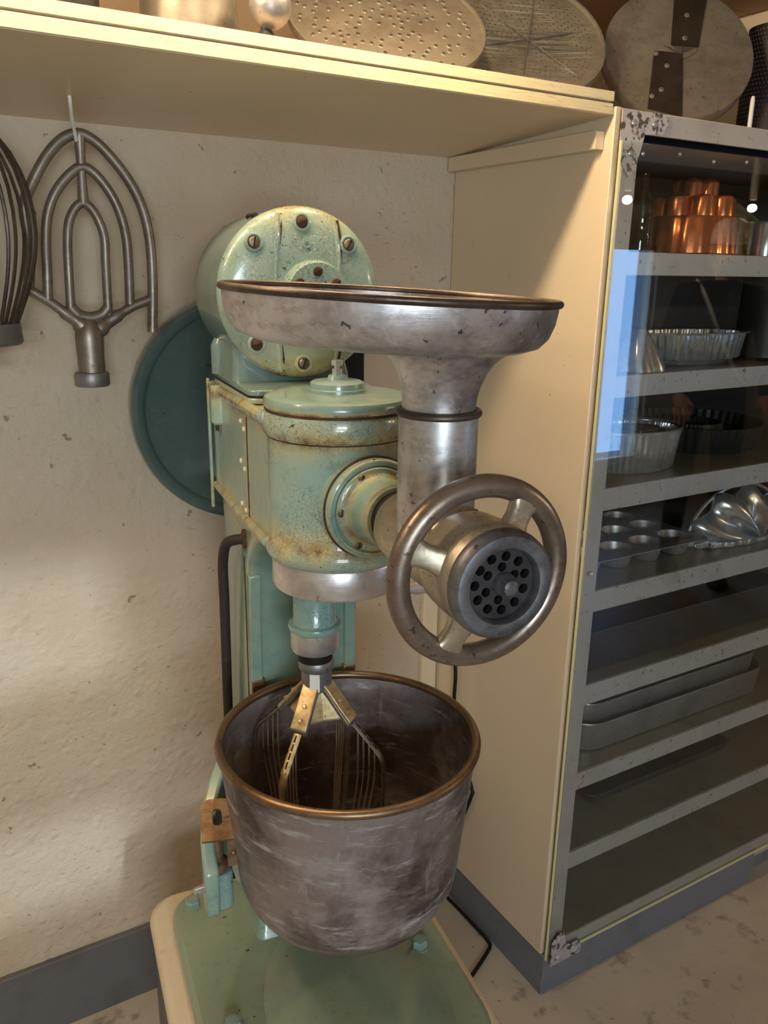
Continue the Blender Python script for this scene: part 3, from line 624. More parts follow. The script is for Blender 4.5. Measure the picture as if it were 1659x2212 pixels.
# ---------------------------------------------------------------- mixing bowl
BX = .004
bw = mthing('mixing_bowl', 'large scratched grey steel mixing bowl with bronze rolled rim under the whisk', 'bowl', (BX, 0, .656))
def bprof(off):
    pr = []
    for i in range(6):
        q = i/6; pr.append((.1655+(.1471-.1655)*q-off, .922-.1726*q))
    n = 18; h = .2658-off; z0 = .1726
    for i in range(n+1):
        q = i/n*PI/2; pr.append((max((.1471-off)*math.cos(q)**.6597, 0), .922-(z0+(h-z0)*math.sin(q))))
    return pr
o_ = bprof(0); i_ = bprof(.003)[::-1]
build(B().lathe(o_+i_, (BX, 0, 0), seg=128, caps=False), 'bowl_shell', BOWLM, bw, ang=40)
build(B().torus((BX, 0, .9225), (0,0,1), .1645, .0058, 144, 14), 'rolled_rim', BRASSR, bw)
for sx in (-1,):
    # slotted ear plate, folded down at its front edge and riveted to the bowl
    ol = rrect(-.0185, .0185, -.026, .026, [.012, .012, .001, .001], 6); sl = rrect(-.0055, .0055, -.008, .013, .0052, 5)
    vs, fs = plate(ol, [sl], .0035)
    M = Matrix.Translation((-.1640, .030, .8185)) @ Matrix.Rotation(math.radians(24), 4, 'X') @ Matrix.Rotation(math.radians(-8), 4, 'Z') @ Matrix.Scale(1.12, 4)
    bb = B(); bb.add([tuple(M @ Vector(p)) for p in vs], fs)
    ear = build(bb, 'ear_bracket', BRACKET, bw, ang=30)
    build(B().box(-.158, -.1425, .003, .0065, .765, .808), 'ear_plate', BRACKET, ear, bevel=.001)
    build(B().sphere((-.1505, .003, .785), .004, 10), 'rivet', BRACKET, ear)

# ---------------------------------------------------------------- wire whisk on the shaft
wh = mthing('wire_whisk', 'brass-strapped wire whisk on the mixer shaft inside the bowl', 'whisk', (SX, SY, .70))
WX, WY = -.021, .054
hb = build(B().lathe([(.0215, 1.013), (.0235, 1.010), (.0235, .999), (.0225, .9975), (.0200, .996), (.0200, .974), (.0175, .967), (0, .965)], (WX, WY, 0), seg=40), 'hub', PANDK, wh)
a = -2.0
build(B().prism([(-.0065, 0), (.0065, 0), (.0065, .0245), (-.0065, .026)], Vector((WX, WY, .972))+Vector((math.cos(a), math.sin(a), 0))*.0192, (-math.sin(a), math.cos(a), 0), (0, 0, 1), .0022), 'paper_label', HOOKM, hb, smooth=False)
for k in range(4):
    a = -PI/4 + k*PI/2; ca, sa = math.cos(a), math.sin(a); tx, ty = -sa, ca
    def pt(r, z, w=0, n=0): return Vector((WX+r*ca+w*tx, WY+r*sa+w*ty, z+n))
    def strap(prof, w, th):
        rings = []
        for r, z in prof: rings.append([pt(r, z, -w), pt(r, z, w), pt(r-.3*th, z-th, w), pt(r-.3*th, z-th, -w)])
        return B().grid(rings)
    bar_ = build(strap([(.012, .984), (.022, .974), (.040, .951), (.054, .9345)], .0112, .005), 'clamp_plate', BRASS, wh, bevel=.001)
    build(strap([(.012, .977), (.022, .967), (.040, .944), (.052, .930)], .0108, .006), 'arm_bracket', BEATER, wh, bevel=.001)
    for r, z in ((.035, .9575), (.047, .943)):
        c = pt(r, z); build(B().lathe([(.0032, 0), (.0032, .0012), (.002, .002), (0, .002)], c, Vector((.8*ca, .8*sa, 1)), 10), 'rivet', BRASS, bar_)
    path = [(.054, .928), (.068, .914), (.080, .902), (.090, .891), (.0960, .878), (.0975, .858), (.0965, .82), (.091, .768), (.079, .725), (.062, .70), (.03, .690), (0.002, .689)]
    sp_ = smoothpath([pt(r, z) for r, z in path], 4)
    rings = []
    for i, p in enumerate(sp_):
        tt = (sp_[min(i+1, len(sp_)-1)]-sp_[max(i-1, 0)]).normalized(); tv = Vector((tx, ty, 0)); nn = tt.cross(tv).normalized()
        w = .0055 if i < 18 else .0045
        rings.append([p+tv*w*math.cos(j*PI/4)+nn*.0022*math.sin(j*PI/4) for j in range(8)])
    fr_ = build(B().grid(rings), 'blade_frame', BRASS if k == 3 else BEATER, wh, ang=60)  # front-left frame in brighter metal: lamp light put into its colour
    for j, (r0, z0_) in enumerate(((.060, .9225), (.068, .9145), (.076, .9065), (.084, .8985))):
        build(B().box(-.0045, .0045, -.0009, .0009, -.0012, .0014, Matrix.Translation(pt(r0, z0_, 0, .0016)) @ Matrix.Rotation(a, 4, 'Z') @ Matrix.Rotation(.68, 4, 'Y')), 'slot', BLACK, fr_, smooth=False)
        rb = (.012, .024, .038, .052)[j]; zb = .692 if j < 3 else .696
        rm = r0*.93+.0
        wp = smoothpath([pt(r0, z0_-.002), pt(r0*1.0, .85), pt(rm*.97, .80), pt(rm*.86, .745), pt(rb+.004, .705), pt(rb, zb)], 4)
        build(B().tube(wp, .0013, 6), 'wire', WIRE, wh)
# gusset webs between the brackets
for k in range(4):
    a = k*PI/2; a1, a2 = a-PI/4, a+PI/4
    def q(r, z, aa): return Vector((WX+r*math.cos(aa), WY+r*math.sin(aa), z))
    b = B(); top = [q(.014, .974, a1), q(.016, .973, a), q(.014, .974, a2)]; bot = [q(.046, .935, a1), q(.030, .936, a), q(.046, .935, a2)]
    n = [p - Vector((0, 0, .0025)) for p in top+bot]
    b.add(top+bot+n, [(0,1,4,3), (1,2,5,4), (6,9,10,7), (7,10,11,8), (3,4,10,9), (4,5,11,10), (0,6,7,1), (1,7,8,2), (0,3,9,6), (2,8,11,5)])
    build(b, 'gusset', BRASS, wh, smooth=False)

# ---------------------------------------------------------------- flat beater on its hook
HY = -.10
bt = thing('flat_beater', 'grey cast flat beater with nested arched bars hanging upside down from white hook', 'beater', (-.752, HY, 1.313))
def p2(l, y=HY): return [Vector((x, y, z)) for x, z in l]
OUT = [(-.834,1.463),(-.830,1.491),(-.826,1.531),(-.8285,1.563),(-.8275,1.585),(-.814,1.614),(-.791,1.651),(-.767,1.676),(-.743,1.686),(-.721,1.678),(-.699,1.658),(-.674,1.626),(-.657,1.591),(-.648,1.55),(-.646,1.504),(-.648,1.45),(-.652,1.396)]
MID = [(-.808,1.448),(-.805,1.491),(-.803,1.531),(-.797,1.57),(-.783,1.602),(-.761,1.628),(-.742,1.640),(-.725,1.633),(-.706,1.61),(-.692,1.581),(-.684,1.545),(-.683,1.503),(-.685,1.44)]
INN = [(-.776,1.432),(-.774,1.492),(-.772,1.532),(-.767,1.562),(-.756,1.582),(-.745,1.589),(-.734,1.583),(-.724,1.566),(-.717,1.54),(-.718,1.503),(-.719,1.461),(-.720,1.424)]
fr = build(B().tube(smoothpath(p2(OUT), 4), .0088, 12, up=(0,1,0), flat=.92), 'outer_bar', BEATER, bt)
build(B().tube(smoothpath(p2(MID), 4), .0083, 12, up=(0,1,0), flat=.9), 'middle_bar', BEATER, bt)
build(B().tube(smoothpath(p2(INN), 4), .0078, 12, up=(0,1,0), flat=.9), 'inner_bar', BEATER, bt)
build(B().tube(p2([(-.742,1.684),(-.743,1.636),(-.744,1.588)]), [.0088, .0062, .0085], 12), 'spine', BEATER, bt)
hubb = B()
hubb.tube(smoothpath(p2([(-.836,1.464),(-.808,1.446),(-.785,1.428),(-.765,1.412),(-.752,1.395)]), 4), [.0075]*8+[.010]*4+[.014]*5, 12, up=(0,1,0))
hubb.tube(smoothpath(p2([(-.650,1.448),(-.680,1.437),(-.705,1.423),(-.730,1.407),(-.750,1.392)]), 4), [.0075]*8+[.010]*4+[.014]*5, 12, up=(0,1,0))
hubb.tube(smoothpath(p2([(-.776,1.437),(-.767,1.426),(-.749,1.420),(-.730,1.424),(-.720,1.434)]), 3), .009, 12, up=(0,1,0))
build(hubb, 'yoke', BEATER, bt)
shk = build(B().lathe([(0, 1.418), (.012, 1.416), (.021, 1.402), (.0215, 1.385), (.0205, 1.36), (.0205, 1.336), (0, 1.336)], (-.752, HY, 0), seg=40), 'shank', BEATER, bt)
build(B().lathe([(.0205, 1.3365), (.0255, 1.3355), (.0270, 1.332), (.0270, 1.317), (.0255, 1.314), (.018, 1.313), (0, 1.313)], (-.753, HY, 0), seg=40), 'collar', PANDK, bt)
hk = single(B().tube(smoothpath([(-.7645, -.166, 1.726), (-.7635, -.163, 1.715), (-.7585, -.140, 1.700), (-.752, -.118, 1.688), (-.7475, -.103, 1.675), (-.746, -.092, 1.671), (-.7465, -.082, 1.676), (-.748, -.078, 1.686), (-.7515, -.08, 1.692)], 5), .0026, 10), 'hook', HOOKM, 'white painted wire hook under the shelf holding the flat beater', 'hook', (-.7645, -.166, 1.7265))
# ---------------------------------------------------------------- hanging whisk at the left edge
CXW, CYW = -.914, -.150
ww = thing('hanging_whisk', 'large dark wire whisk hanging upside down at the left beside the beater', 'whisk', (CXW, CYW, 1.386))
build(B().lathe([(.055, 1.412), (.057, 1.418), (.059, 1.392), (.056, 1.388), (.0, 1.388)], (CXW, CYW, 0), seg=40), 'collar', PANDK, ww)
build(B().lathe([(.02, 1.390), (.02, 1.361), (.017, 1.356), (0, 1.356)], (CXW, CYW, 0), seg=24), 'shank', PANDK, ww)
for k in range(9):
    a = 2*PI*k/18 + .12; pts = []
    for i in range(41):
        q = -1+2*i/40
        w = .088*math.copysign(min(1, abs(q))**.9, q) if False else None
        s_ = i/40
        ang = (s_-.5)*2
        # one closed loop: collar edge -> belly -> top -> belly -> collar edge
        u_ = abs(ang); rr = .050 + .040*math.sin(min(1, (1-u_)/.62)*PI/2) if u_ > .38 else .090*math.sin(u_/.38*PI/2)
        zz = 1.411 + (1-u_)/.62*.140 if u_ > .38 else 1.551 + .140*math.cos(u_/.38*PI/2)
        pts.append((CXW+rr*math.copysign(1, ang)*math.cos(a), CYW+rr*math.copysign(1, ang)*math.sin(a), zz))
    build(B().tube(pts, .0027, 6), 'wire', DWIRE, ww)
build(B().tube(smoothpath([(CXW+.0, CYW, 1.690), (CXW, CYW, 1.70), (CXW-.004, CYW, 1.7245)], 4), .002, 8), 'hanger', DWIRE, ww)

# ---------------------------------------------------------------- black flex beside the cabinet
pts = smoothpath([(-.012, -.045, .80), (-.010, -.08, .733), (-.010, -.100, .62), (-.0105, -.102, .538), (-.011, -.140, .44), (-.011, -.182, .365), (-.011, -.183, .345), (-.012, -.150, .256), (-.013, -.10, .14), (-.013, -.07, .03), (-.012, -.085, .006), (-.0095, -.14, .006), (-.0085, -.22, .006), (-.0085, -.268, .006), (-.015, -.285, .006), (-.05, -.305, .006), (-.11, -.335, .006), (-.19, -.375, .006), (-.28, -.42, .006)], 6)
single(B().tube(pts, .0042, 10), 'power_flex', BLACK, 'thin black electric flex hanging beside the cabinet and lying across the floor', 'cable', (-.10, -.33, 0), ang=60)

# ---------------------------------------------------------------- things on the wall shelf and on the cabinet
def oriented(c, nrm, roll=0.0):
    n = Vector(nrm).normalized(); x = Vector((0,0,1)).cross(n).normalized(); y = n.cross(x)
    M = Matrix.Identity(4)
    for i, v in enumerate((x, y, n)):
        for j in range(3): M[j][i] = v[j]
    M.translation = Vector(c); return M @ Matrix.Rotation(roll, 4, 'Z')
def nrm(az, up): a = math.radians(az); u = math.radians(up); return (math.cos(a)*math.cos(u), math.sin(a)*math.cos(u), math.sin(u))
def mapped(vs, M): return [tuple(M @ Vector(p)) for p in vs]
# 1 grater disc with big raised holes
c1 = Vector((-.297, -.24, 1.869)); M1 = oriented(c1, nrm(252, 47))
d1 = thing('grater_disc', 'round steel grater disc with raised punched holes leaning on the shelf', 'disc', (-.297, -.33, 1.767))
rnd = random.Random(3); hs = []
for i in range(900):
    r = .140*math.sqrt(rnd.random()); a = rnd.random()*2*PI; p = (r*math.cos(a), r*math.sin(a))
    if all((p[0]-h[0])**2+(p[1]-h[1])**2 > .0115**2 for h in hs): hs.append(p)
hs = hs[:150]
vs, fs = plate(circ(0, 0, .152, 72), [circ(x, y, .0034, 8) for x, y in hs], .0016)
bb = B(); bb.add(mapped(vs, M1), fs); build(bb, 'disc_sheet', DISCM, d1, ang=30)
bb = B()
for x, y in hs: bb.lathe([(.0046, 0), (.0040, .0008), (.0033, .0010)], M1 @ Vector((x, y, .0008)), M1.to_3x3() @ Vector((0,0,1)), 8, caps=False)
tag(build(bb, 'raised_lips', DISCM, d1), kind='stuff')
bb = B(); bb.lathe([(.1505, -.006), (.1555, -.006), (.1565, .002), (.1555, .0045), (.1520, .0045), (.1505, .001)], M1 @ Vector((0,0,0)), M1.to_3x3() @ Vector((0,0,1)), 96, caps=False); build(bb, 'rim', DISCM, d1)
# 2 fine sieve disc, dished, holes in rings and radial sectors
c2 = Vector((-.012, -.235, 1.884)); M2 = oriented(c2, nrm(250, 37))
d2_ = thing('sieve_disc', 'round fine-holed sieve disc with radial hole pattern beside the slicing disc', 'disc', (-.012, -.32, 1.767))
hs2 = []
for ri, r in enumerate([.012+.0085*i for i in range(13)]):
    n = int(2*PI*r/.0105)
    for k in range(n):
        a = 2*PI*(k+.5*(ri % 2))/n
        if abs(math.sin(3*a)) > .16 or ri < 4: hs2.append((r*math.cos(a), r*math.sin(a)))
vs, fs = plate(circ(0, 0, .131, 72), [circ(x, y, .0016, 6) for x, y in hs2], .0012)
bb = B(); bb.add([tuple(M2 @ Vector((x, y, z-.010*(1-(x*x+y*y)/.0172)))) for x, y, z in vs], fs); build(bb, 'disc_sheet', DISCM, d2_, ang=30)
bb = B(); bb.lathe([(.1300, -.012), (.1350, -.012), (.1362, .004), (.1350, .0075), (.1315, .0075), (.1298, .001)], M2 @ Vector((0,0,0)), M2.to_3x3() @ Vector((0,0,1)), 96, caps=False); build(bb, 'rim', DISCM, d2_)
for k in range(3):
    a = k*PI/3+.25; w = .0006
    bb = B(); bb.box(-.128, .128, -w, w, -.0008, .0016, M2 @ Matrix.Translation((0,0,-.004)) @ Matrix.Rotation(a, 4, 'Z')); build(bb, 'crease', PANDK, d2_, smooth=False)
# 3 slicing disc with two dark blades
c3 = Vector((.287, -.300, 1.8885)); M3 = oriented(c3, nrm(240, 27)); ax3 = M3.to_3x3() @ Vector((0,0,1))
d3 = thing('slicing_disc', 'thick aluminium slicing disc with two dark screwed blades on the cabinet top', 'disc', (.287, -.37, 1.752))
build(B().lathe([(0, -.030), (.134, -.030), (.138, -.026), (.138, -.004), (.136, 0), (0, 0)], c3, ax3, 96), 'disc_body', DISCM, d3)
def onm(M, poly, z, h): return B().prism(poly, M @ Vector((0,0,z)), M.to_3x3() @ Vector((1,0,0)), M.to_3x3() @ Vector((0,1,0)), h)
R3 = Matrix.Rotation(-.10, 4, 'Z'); M3r = M3 @ R3
bl1 = build(onm(M3r, [(-.046, -.006), (-.052, -.125), (.010, -.135), (.006, -.006)], .0002, .0028), 'blade', BLADE, d3, smooth=False)
bl2 = build(onm(M3r, [(.034, .012), (-.016, .010), (-.014, .128), (.030, .124), (.045, .112)], .0002, .0028), 'blade', BLADE, d3, smooth=False)
build(onm(M3r, [(-.046, -.005), (.006, -.005), (.034, .011), (.030, .0), (.010, -.016), (-.016, .010), (-.034, .010)], .0002, .002), 'throat_insert', DISCM, d3, smooth=False)
for p, q in (((-.022, -.035), bl1), ((-.030, -.085), bl1), ((-.043, -.012), bl1), ((-.046, -.10), bl1), ((.008, .026), bl2), ((.010, .075), bl2)):
    c = M3r @ Vector((p[0], p[1], .003)); build(B().lathe([(.0048, 0), (.0048, .0008), (.003, .0016), (0, .0018)], c, ax3, 14), 'screw', DISCM, q)
for y in (-.06, -.075, -.098): build(B().lathe([(.003, 0), (.003, .0004), (0, .0004)], M3r @ Vector((.040, y, .0)), ax3, 10), 'rivet', PANDK, d3)
# tall pot, dark pot, knobbed lid, cylinder grater on the shelf
zt = shz(-.30)+.034
single(B().lathe([(0, 0), (.060, 0), (.064, .006), (.058, .16), (.060, .22), (.062, .222), (.059, .222), (.056, .16), (.060, .01), (0, .01)], (-.632, -.30, zt+.0005), seg=56), 'tall_pot', POTM, 'tall grey aluminium pot standing on the shelf left of the round knob', 'pot', (-.632, -.30, zt+.0005))
single(B().lathe([(0, 0), (.045, 0), (.05, .01), (.05, .15), (.045, .15), (.045, .012), (0, .012)], (-.80, -.31, shz(-.31)+.0345), seg=40), 'dark_pot', IRON, 'dark iron pot at the far left of the shelf', 'pot', (-.80, -.31, shz(-.31)+.0345))
ld = thing('ball_masher', 'polished metal ball on a short stem between tall pot and grater disc', 'masher', (-.565, -.395, shz(-.395)+.0345))
zl = shz(-.395)+.0345
build(B().lathe([(.016, 0), (.018, .003), (.012, .008), (.007, .016), (.0065, .022), (0, .022)], (-.565, -.395, zl), seg=24), 'foot', IRON, ld)
build(B().sphere((-.560, -.398, zl+.042), .0265, 28), 'ball', PANDK, ld)
# perforated cylinder at far right on the cabinet
cg = thing('cylinder_grater', 'dark perforated cylinder grater standing at the right on the cabinet top', 'grater', (.525, -.335, ZT+.0005))
build(B().lathe([(.062, 0), (.064, .004), (.060, .20), (.058, .20), (.058, .004)], (.525, -.335, ZT+.0005), seg=56, caps=False), 'drum', IRON, cg)
bb = B()
for i in range(24):
    for j in range(56):
        a = 2*PI*(j+.5*(i % 2))/56; r = .0633-.003*i/24
        p = Vector((.525+r*math.cos(a), -.335+r*math.sin(a), ZT+.012+i*.0078))
        n = Vector((math.cos(a), math.sin(a), 0)); t1 = Vector((-math.sin(a), math.cos(a), 0)); u = Vector((0,0,1)); s_ = .0018
        bb.add([p-t1*s_, p-u*s_, p+t1*s_, p+u*s_, p+n*.0014], [(0,1,4), (1,2,4), (2,3,4), (3,0,4)])
tag(build(bb, 'teeth', PANDK, cg, smooth=False), kind='stuff')
single(B().lathe([(.004, 0), (.004, .05), (.0025, .056), (0, .056)], (.372, -.405, ZT+.0005), seg=12), 'skewer', HOOKM, 'short white post standing beside the dark perforated cylinder', 'post', (.372, -.405, ZT+.0005))

# ---------------------------------------------------------------- bakeware in the cabinet
Z = [a for a, c in SH]
# shelf 1 (top): bottle, copper mould, big bright bowl
single(B().lathe([(0, 0), (.020, 0), (.022, .003), (.022, .075), (.018, .095), (.009, .108), (.008, .126), (.010, .128), (.010, .132), (.007, .132), (.006, .11), (.016, .094), (.020, .074), (.020, .005), (0, .005)], (.150, -.375, Z[0]), seg=36, caps=False), 'glass_bottle', BOTTLE, 'clear glass bottle left of the copper mould on the top cabinet shelf', 'bottle', (.150, -.375, Z[0]))
cx, cy = .318, -.345
cm = thing('copper_mould', 'shiny copper jelly mould with turret tiers on the top cabinet shelf', 'mould', (cx, cy, Z[0]))
build(B().lathe([(0, 0), (.086, 0), (.088, .003), (.084, .062), (.080, .068), (0, .068)], (cx, cy, Z[0]), seg=120, mod=lambda r, h, a: r*(1+.012*math.cos(20*a)) if r > .07 else r), 'fluted_base', COPPER, cm)
for k in range(8):
    a = 2*PI*k/8+.2; build(B().lathe([(.023, .066), (.0225, .098), (.020, .102), (.010, .105), (0, .105)], (cx+.056*math.cos(a), cy+.056*math.sin(a), Z[0]), seg=24), 'turret', COPPER, cm)
for k in range(4):
    a = 2*PI*k/4+.5; build(B().lathe([(.019, .066), (.0185, .126), (.016, .131), (.008, .136), (0, .137)], (cx+.024*math.cos(a), cy+.024*math.sin(a), Z[0]), seg=24), 'turret', COPPER, cm)
single(B().lathe([(0, .124), (.03, .122), (.08, .109), (.12, .078), (.142, .035), (.150, .002), (.158, 0), (.158, -.0) , (.150, 0), (.140, .03), (.118, .076), (.078, .108), (0, .122)], (.52, -.19, Z[0]+.001), seg=72, caps=False), 'domed_bowl', BRASS, 'large upturned shiny bowl behind the copper mould', 'bowl', (.52, -.19, Z[0]+.001))
single(B().lathe([(0, 0), (.030, 0), (.030, .06), (.034, .066), (.031, .066), (.027, .06), (.027, .004), (0, .004)], (.50, -.375, Z[0]), seg=30), 'small_tin', TIN, 'small bright tin cup at right of the copper mould on top shelf', 'cup', (.50, -.375, Z[0]))
# shelf 2: star mould, fluted dish, dark jug
single(B().lathe([(0, 0), (.046, 0), (.044, .01), (.030, .045), (.012, .074), (0, .078)], (.172, -.375, Z[1]), seg=72, mod=lambda r, h, a: r*(1+.22*abs(math.cos(3*a+h*14))), ), 'star_mould', TIN, 'pointed folded tin mould at left end of the second cabinet shelf', 'mould', (.172, -.375, Z[1]), ang=25)
fd = thing('fluted_dish', 'oval fluted silver dish with rim on the second cabinet shelf', 'dish', (.375, -.325, Z[1]))
flu = lambda n, d: (lambda r, h, a: r*(1+d*math.cos(n*a)))
build(B().lathe([(0, .010), (.128, .010), (.132, .013), (.142, .060), (.139, .060), (.129, .016), (0, .014)], (.375, -.325, Z[1]), seg=240, mod=flu(40, .018), sy=.52, caps=False), 'bowl', TIN, fd)
build(B().lathe([(.138, .059), (.152, .0605), (.153, .063), (.150, .0635), (.138, .062)], (.375, -.325, Z[1]), seg=96, sy=.54, caps=False), 'rim', TIN, fd)
build(B().lathe([(0, .0), (.10, .0), (.104, .006), (.098, .011), (0, .011)], (.375, -.325, Z[1]), seg=64, sy=.5), 'foot', TIN, fd)
single(B().lathe([(0, 0), (.058, 0), (.062, .006), (.056, .15), (.06, .172), (.057, .172), (.053, .15), (.058, .008), (0, .008)], (.60, -.335, Z[1]), seg=48), 'dark_jug', IRON, 'tall dark metal jug at right end of the second cabinet shelf', 'jug', (.60, -.335, Z[1]))
# shelf 3: oval fluted mould, flan ring
om = thing('oval_mould', 'oval fluted tin mould with pleated side at left on the third cabinet shelf', 'mould', (.238, -.325, Z[2]))
build(B().lathe([(0, 0), (.096, 0), (.100, .004), (.112, .078), (.1085, .078), (.097, .008), (0, .006)], (.238, -.325, Z[2]), seg=264, mod=flu(44, .022), sy=.66, caps=False), 'pleated_side', TIN, om)
build(B().lathe([(.108, .077), (.117, .079), (.118, .083), (.114, .0845), (.108, .081)], (.238, -.325, Z[2]), seg=96, sy=.67, caps=False), 'rim', TIN, om)
build(B().lathe([(0, .060), (.055, .060), (.060, .072), (.062, .080), (0, .086)], (.238, -.325, Z[2]), seg=64, sy=.6), 'inner_core', TIN, om)
single(B().lathe([(.070, 0), (.140, 0), (.143, .004), (.155, .055), (.150, .055), (.138, .008), (.075, .008), (.066, .05), (.062, .05)], (.56, -.205, Z[2]), seg=240, mod=flu(48, .016), caps=False), 'flan_ring', IRON, 'wide dark fluted flan tin at back of the third cabinet shelf', 'tin', (.56, -.205, Z[2]))
# shelf 4: muffin tin, ribbed fish mould
mf = thing('muffin_tin', 'grey twelve cup muffin tin at left on the fourth cabinet shelf', 'tin', (.255, -.245, Z[3]))
cups = [(.116+.086*i, -.345+.080*j) for i in range(4) for j in range(3)]
vs, fs = plate(rrect(.066, .424, -.398, -.130, .015, 4), [circ(x, y, .0355, 28) for x, y in cups], .0016)
bb = B(); bb.add([(x, y, z+Z[3]+.0365) for x, y, z in vs], fs); build(bb, 'tray', TINM, mf, ang=30)
c0 = None
for x, y in cups:
    o = build(B().lathe([(0, 0), (.025, 0), (.027, .002), (.0365, .0365), (.0352, .0365), (.026, .004), (0, .003)], (x, y, Z[3]+.0005), seg=28, caps=False), 'cup', TINM, mf)
b = B(); rows = []
for i in range(13):
    a = i/12*PI/2; row = []
    for j in range(49):
        t_ = j/48*PI; rad = math.sin(a)
        lob = 1+.10*math.cos(9*t_)*rad
        x = .590+.148*rad*math.cos(t_)*lob; z = Z[3]+.014+.100*rad*math.sin(t_)*lob; y = -.335-.055*math.cos(a)*(1+.28*math.cos(6*t_+.6))
        row.append(Vector((x, y, z)))
    rows.append(row)
b.grid(rows, False, False, False)
fm = thing('fish_mould', 'shiny arched tin mould with ribbed embossed body standing on the fourth cabinet shelf', 'mould', (.590, -.335, Z[3]))
fo = build(b, 'embossed_body', TIN, fm); md = fo.modifiers.new('solid', 'SOLIDIFY'); md.thickness = .002
pts = [(.590+.157*math.cos(j/40*PI), -.334, Z[3]+.012+.109*math.sin(j/40*PI)) for j in range(41)]
build(B().tube(pts, .0045, 10, up=(0,1,0), flat=1.0), 'rolled_edge', TIN, fm)
bb = B(); bb.lathe([(0, 0), (.163, 0), (.168, .004), (.164, .012), (.146, .014), (0, .014)], (.590, -.345, Z[3]+.0005), seg=160, sy=.32, mod=lambda r, h, a: r*(1+.04*math.cos(18*a)) if r > .1 else r); build(bb, 'scalloped_foot', TIN, fm)
# shelf 5: deep dark tray with two round tins behind
def tray(name, mat, label, x0, x1, y0, y1, z, h, r, flare=.008, cat='tray', lip=.004, group=None):
    t_ = thing(name, label, cat, ((x0+x1)/2, (y0+y1)/2, z), group)
    rr = lambda e, zz: [Vector((x, y, zz)) for x, y in rrect(x0-e, x1+e, y0-e, y1+e, r, 6)]
    build(B().grid([rr(-.004, z), rr(0, z+.003), rr(flare, z+h), rr(flare-.002, z+h), rr(-.002, z+.004), rr(-.006, z+.003)]), 'tray_body', mat, t_, ang=40)
    p = [Vector((x, y, z+h)) for x, y in rrect(x0-flare, x1+flare, y0-flare, y1+flare, r+flare, 6)]
    build(B().tube(p, lip*.6, 8, True), 'rolled_rim', mat, t_)
    return t_
tray('deep_tray', IRON, 'large deep dark roasting tray across the fifth cabinet shelf', .075, .70, -.400, -.275, Z[4], .088, .012, .003)
for x, y, l in ((.43, -.175, 'round dark cake tin behind the deep tray, nearer the middle'), (.66, -.175, 'round dark cake tin behind the deep tray, nearer the right edge')):
    single(B().lathe([(0, 0), (.052, 0), (.056, .004), (.072, .095), (.076, .098), (.073, .098), (.069, .094), (.053, .007), (0, .006)], (x, y, Z[4]), seg=56, caps=False), 'cake_tin', IRON, l, 'tin', (x, y, Z[4]), 'cake tins on the fifth shelf')
# shelf 6: two nested roasting pans
tray('roasting_pan', PANDK, 'lower grey round-cornered roasting pan of the nested pair on the sixth cabinet shelf', .104, .70, -.395, -.11, Z[5], .066, .055, .006, 'pan', .004, 'nested roasting pans')
tray('roasting_pan', PANDK, 'upper grey roasting pan resting inside the lower one on the sixth cabinet shelf', .116, .69, -.379, -.125, Z[5]+.026, .076, .05, .005, 'pan', .004, 'nested roasting pans')
# shelf 7: long low tray
tray('long_tray', IRON, 'long low dark tray lying alone on the seventh cabinet shelf', .205, .66, -.34, -.15, Z[6], .030, .012, .012)

# ---------------------------------------------------------------- visitor standing across the room (seen mirrored in the glass)
CLOTH = MT('dark_jacket', lin(34, 36, 44), .8).m; SKINM = MT('skin', lin(206, 160, 138), .5).m; CAPM = MT('pale_cap', lin(214, 222, 232), .7).m
HAIR = MT('brown_hair', lin(70, 54, 42), .7).m; SHOE = MT('shoe_leather', lin(40, 32, 28), .5).m; STRAPM = MT('pale_strap', lin(220, 220, 224), .7).m
def skinned(name, pts, edges, rad, mat, parent, sub=2, root=0):
    me = bpy.data.meshes.new(name); me.from_pydata(pts, edges, []); o = bpy.data.objects.new(name, me); COL.objects.link(o); o.parent = parent
    me.materials.append(mat); sk = o.modifiers.new('skin', 'SKIN'); sk.use_smooth_shade = True
    for i, r in enumerate(rad): me.skin_vertices[0].data[i].radius = (r, r) if isinstance(r, float) else r
    me.skin_vertices[0].data[root].use_root = True
    sb = o.modifiers.new('sub', 'SUBSURF'); sb.levels = sub; sb.render_levels = sub; return o
vz = math.radians(36)
pr = bpy.data.objects.new('person', None); COL.objects.link(pr); pr.location = (2.36, -2.05, 0); pr.rotation_euler = (0, 0, vz); ORG[pr.name] = Vector((0,0,0))
tag(pr, 'person in dark jacket and pale cap standing across the room, mirrored in the cabinet glass', 'person')
J = [(0,0,.94), (0,-.005,1.08), (0,.0,1.24), (0,.005,1.40), (0,0,1.475),
     (-.17,0,1.405), (-.235,.01,1.14), (-.20,.16,.96), (.17,0,1.405), (.235,.01,1.14), (.20,.16,.96),
     (-.095,0,.89), (-.105,.012,.50), (-.11,-.02,.10), (.095,0,.89), (.105,.012,.50), (.11,-.02,.10)]
E_ = [(0,1), (1,2), (2,3), (3,4), (3,5), (5,6), (6,7), (3,8), (8,9), (9,10), (0,11), (11,12), (12,13), (0,14), (14,15), (15,16)]
R_ = [(.15,.11), (.145,.105), (.155,.11), (.13,.095), .058, .068, .050, .036, .068, .050, .036, .092, .062, .048, .092, .062, .048]
skinned('body', J, E_, R_, CLOTH, pr)
hd = B(); hd.lathe([(0,1.50), (.042,1.495), (.062,1.515), (.074,1.55), (.078,1.60), (.076,1.65), (.062,1.69), (.035,1.715), (0,1.722)], (0,.015,0), seg=32, sx=.92, sy=1.15)
hd.lathe([(.044,1.44), (.044,1.53)], (0,0,0), seg=20); hd.sphere((0,.105,1.588), .013, 12, 1.4, .8)
ho = build(hd, 'head', SKINM, pr)
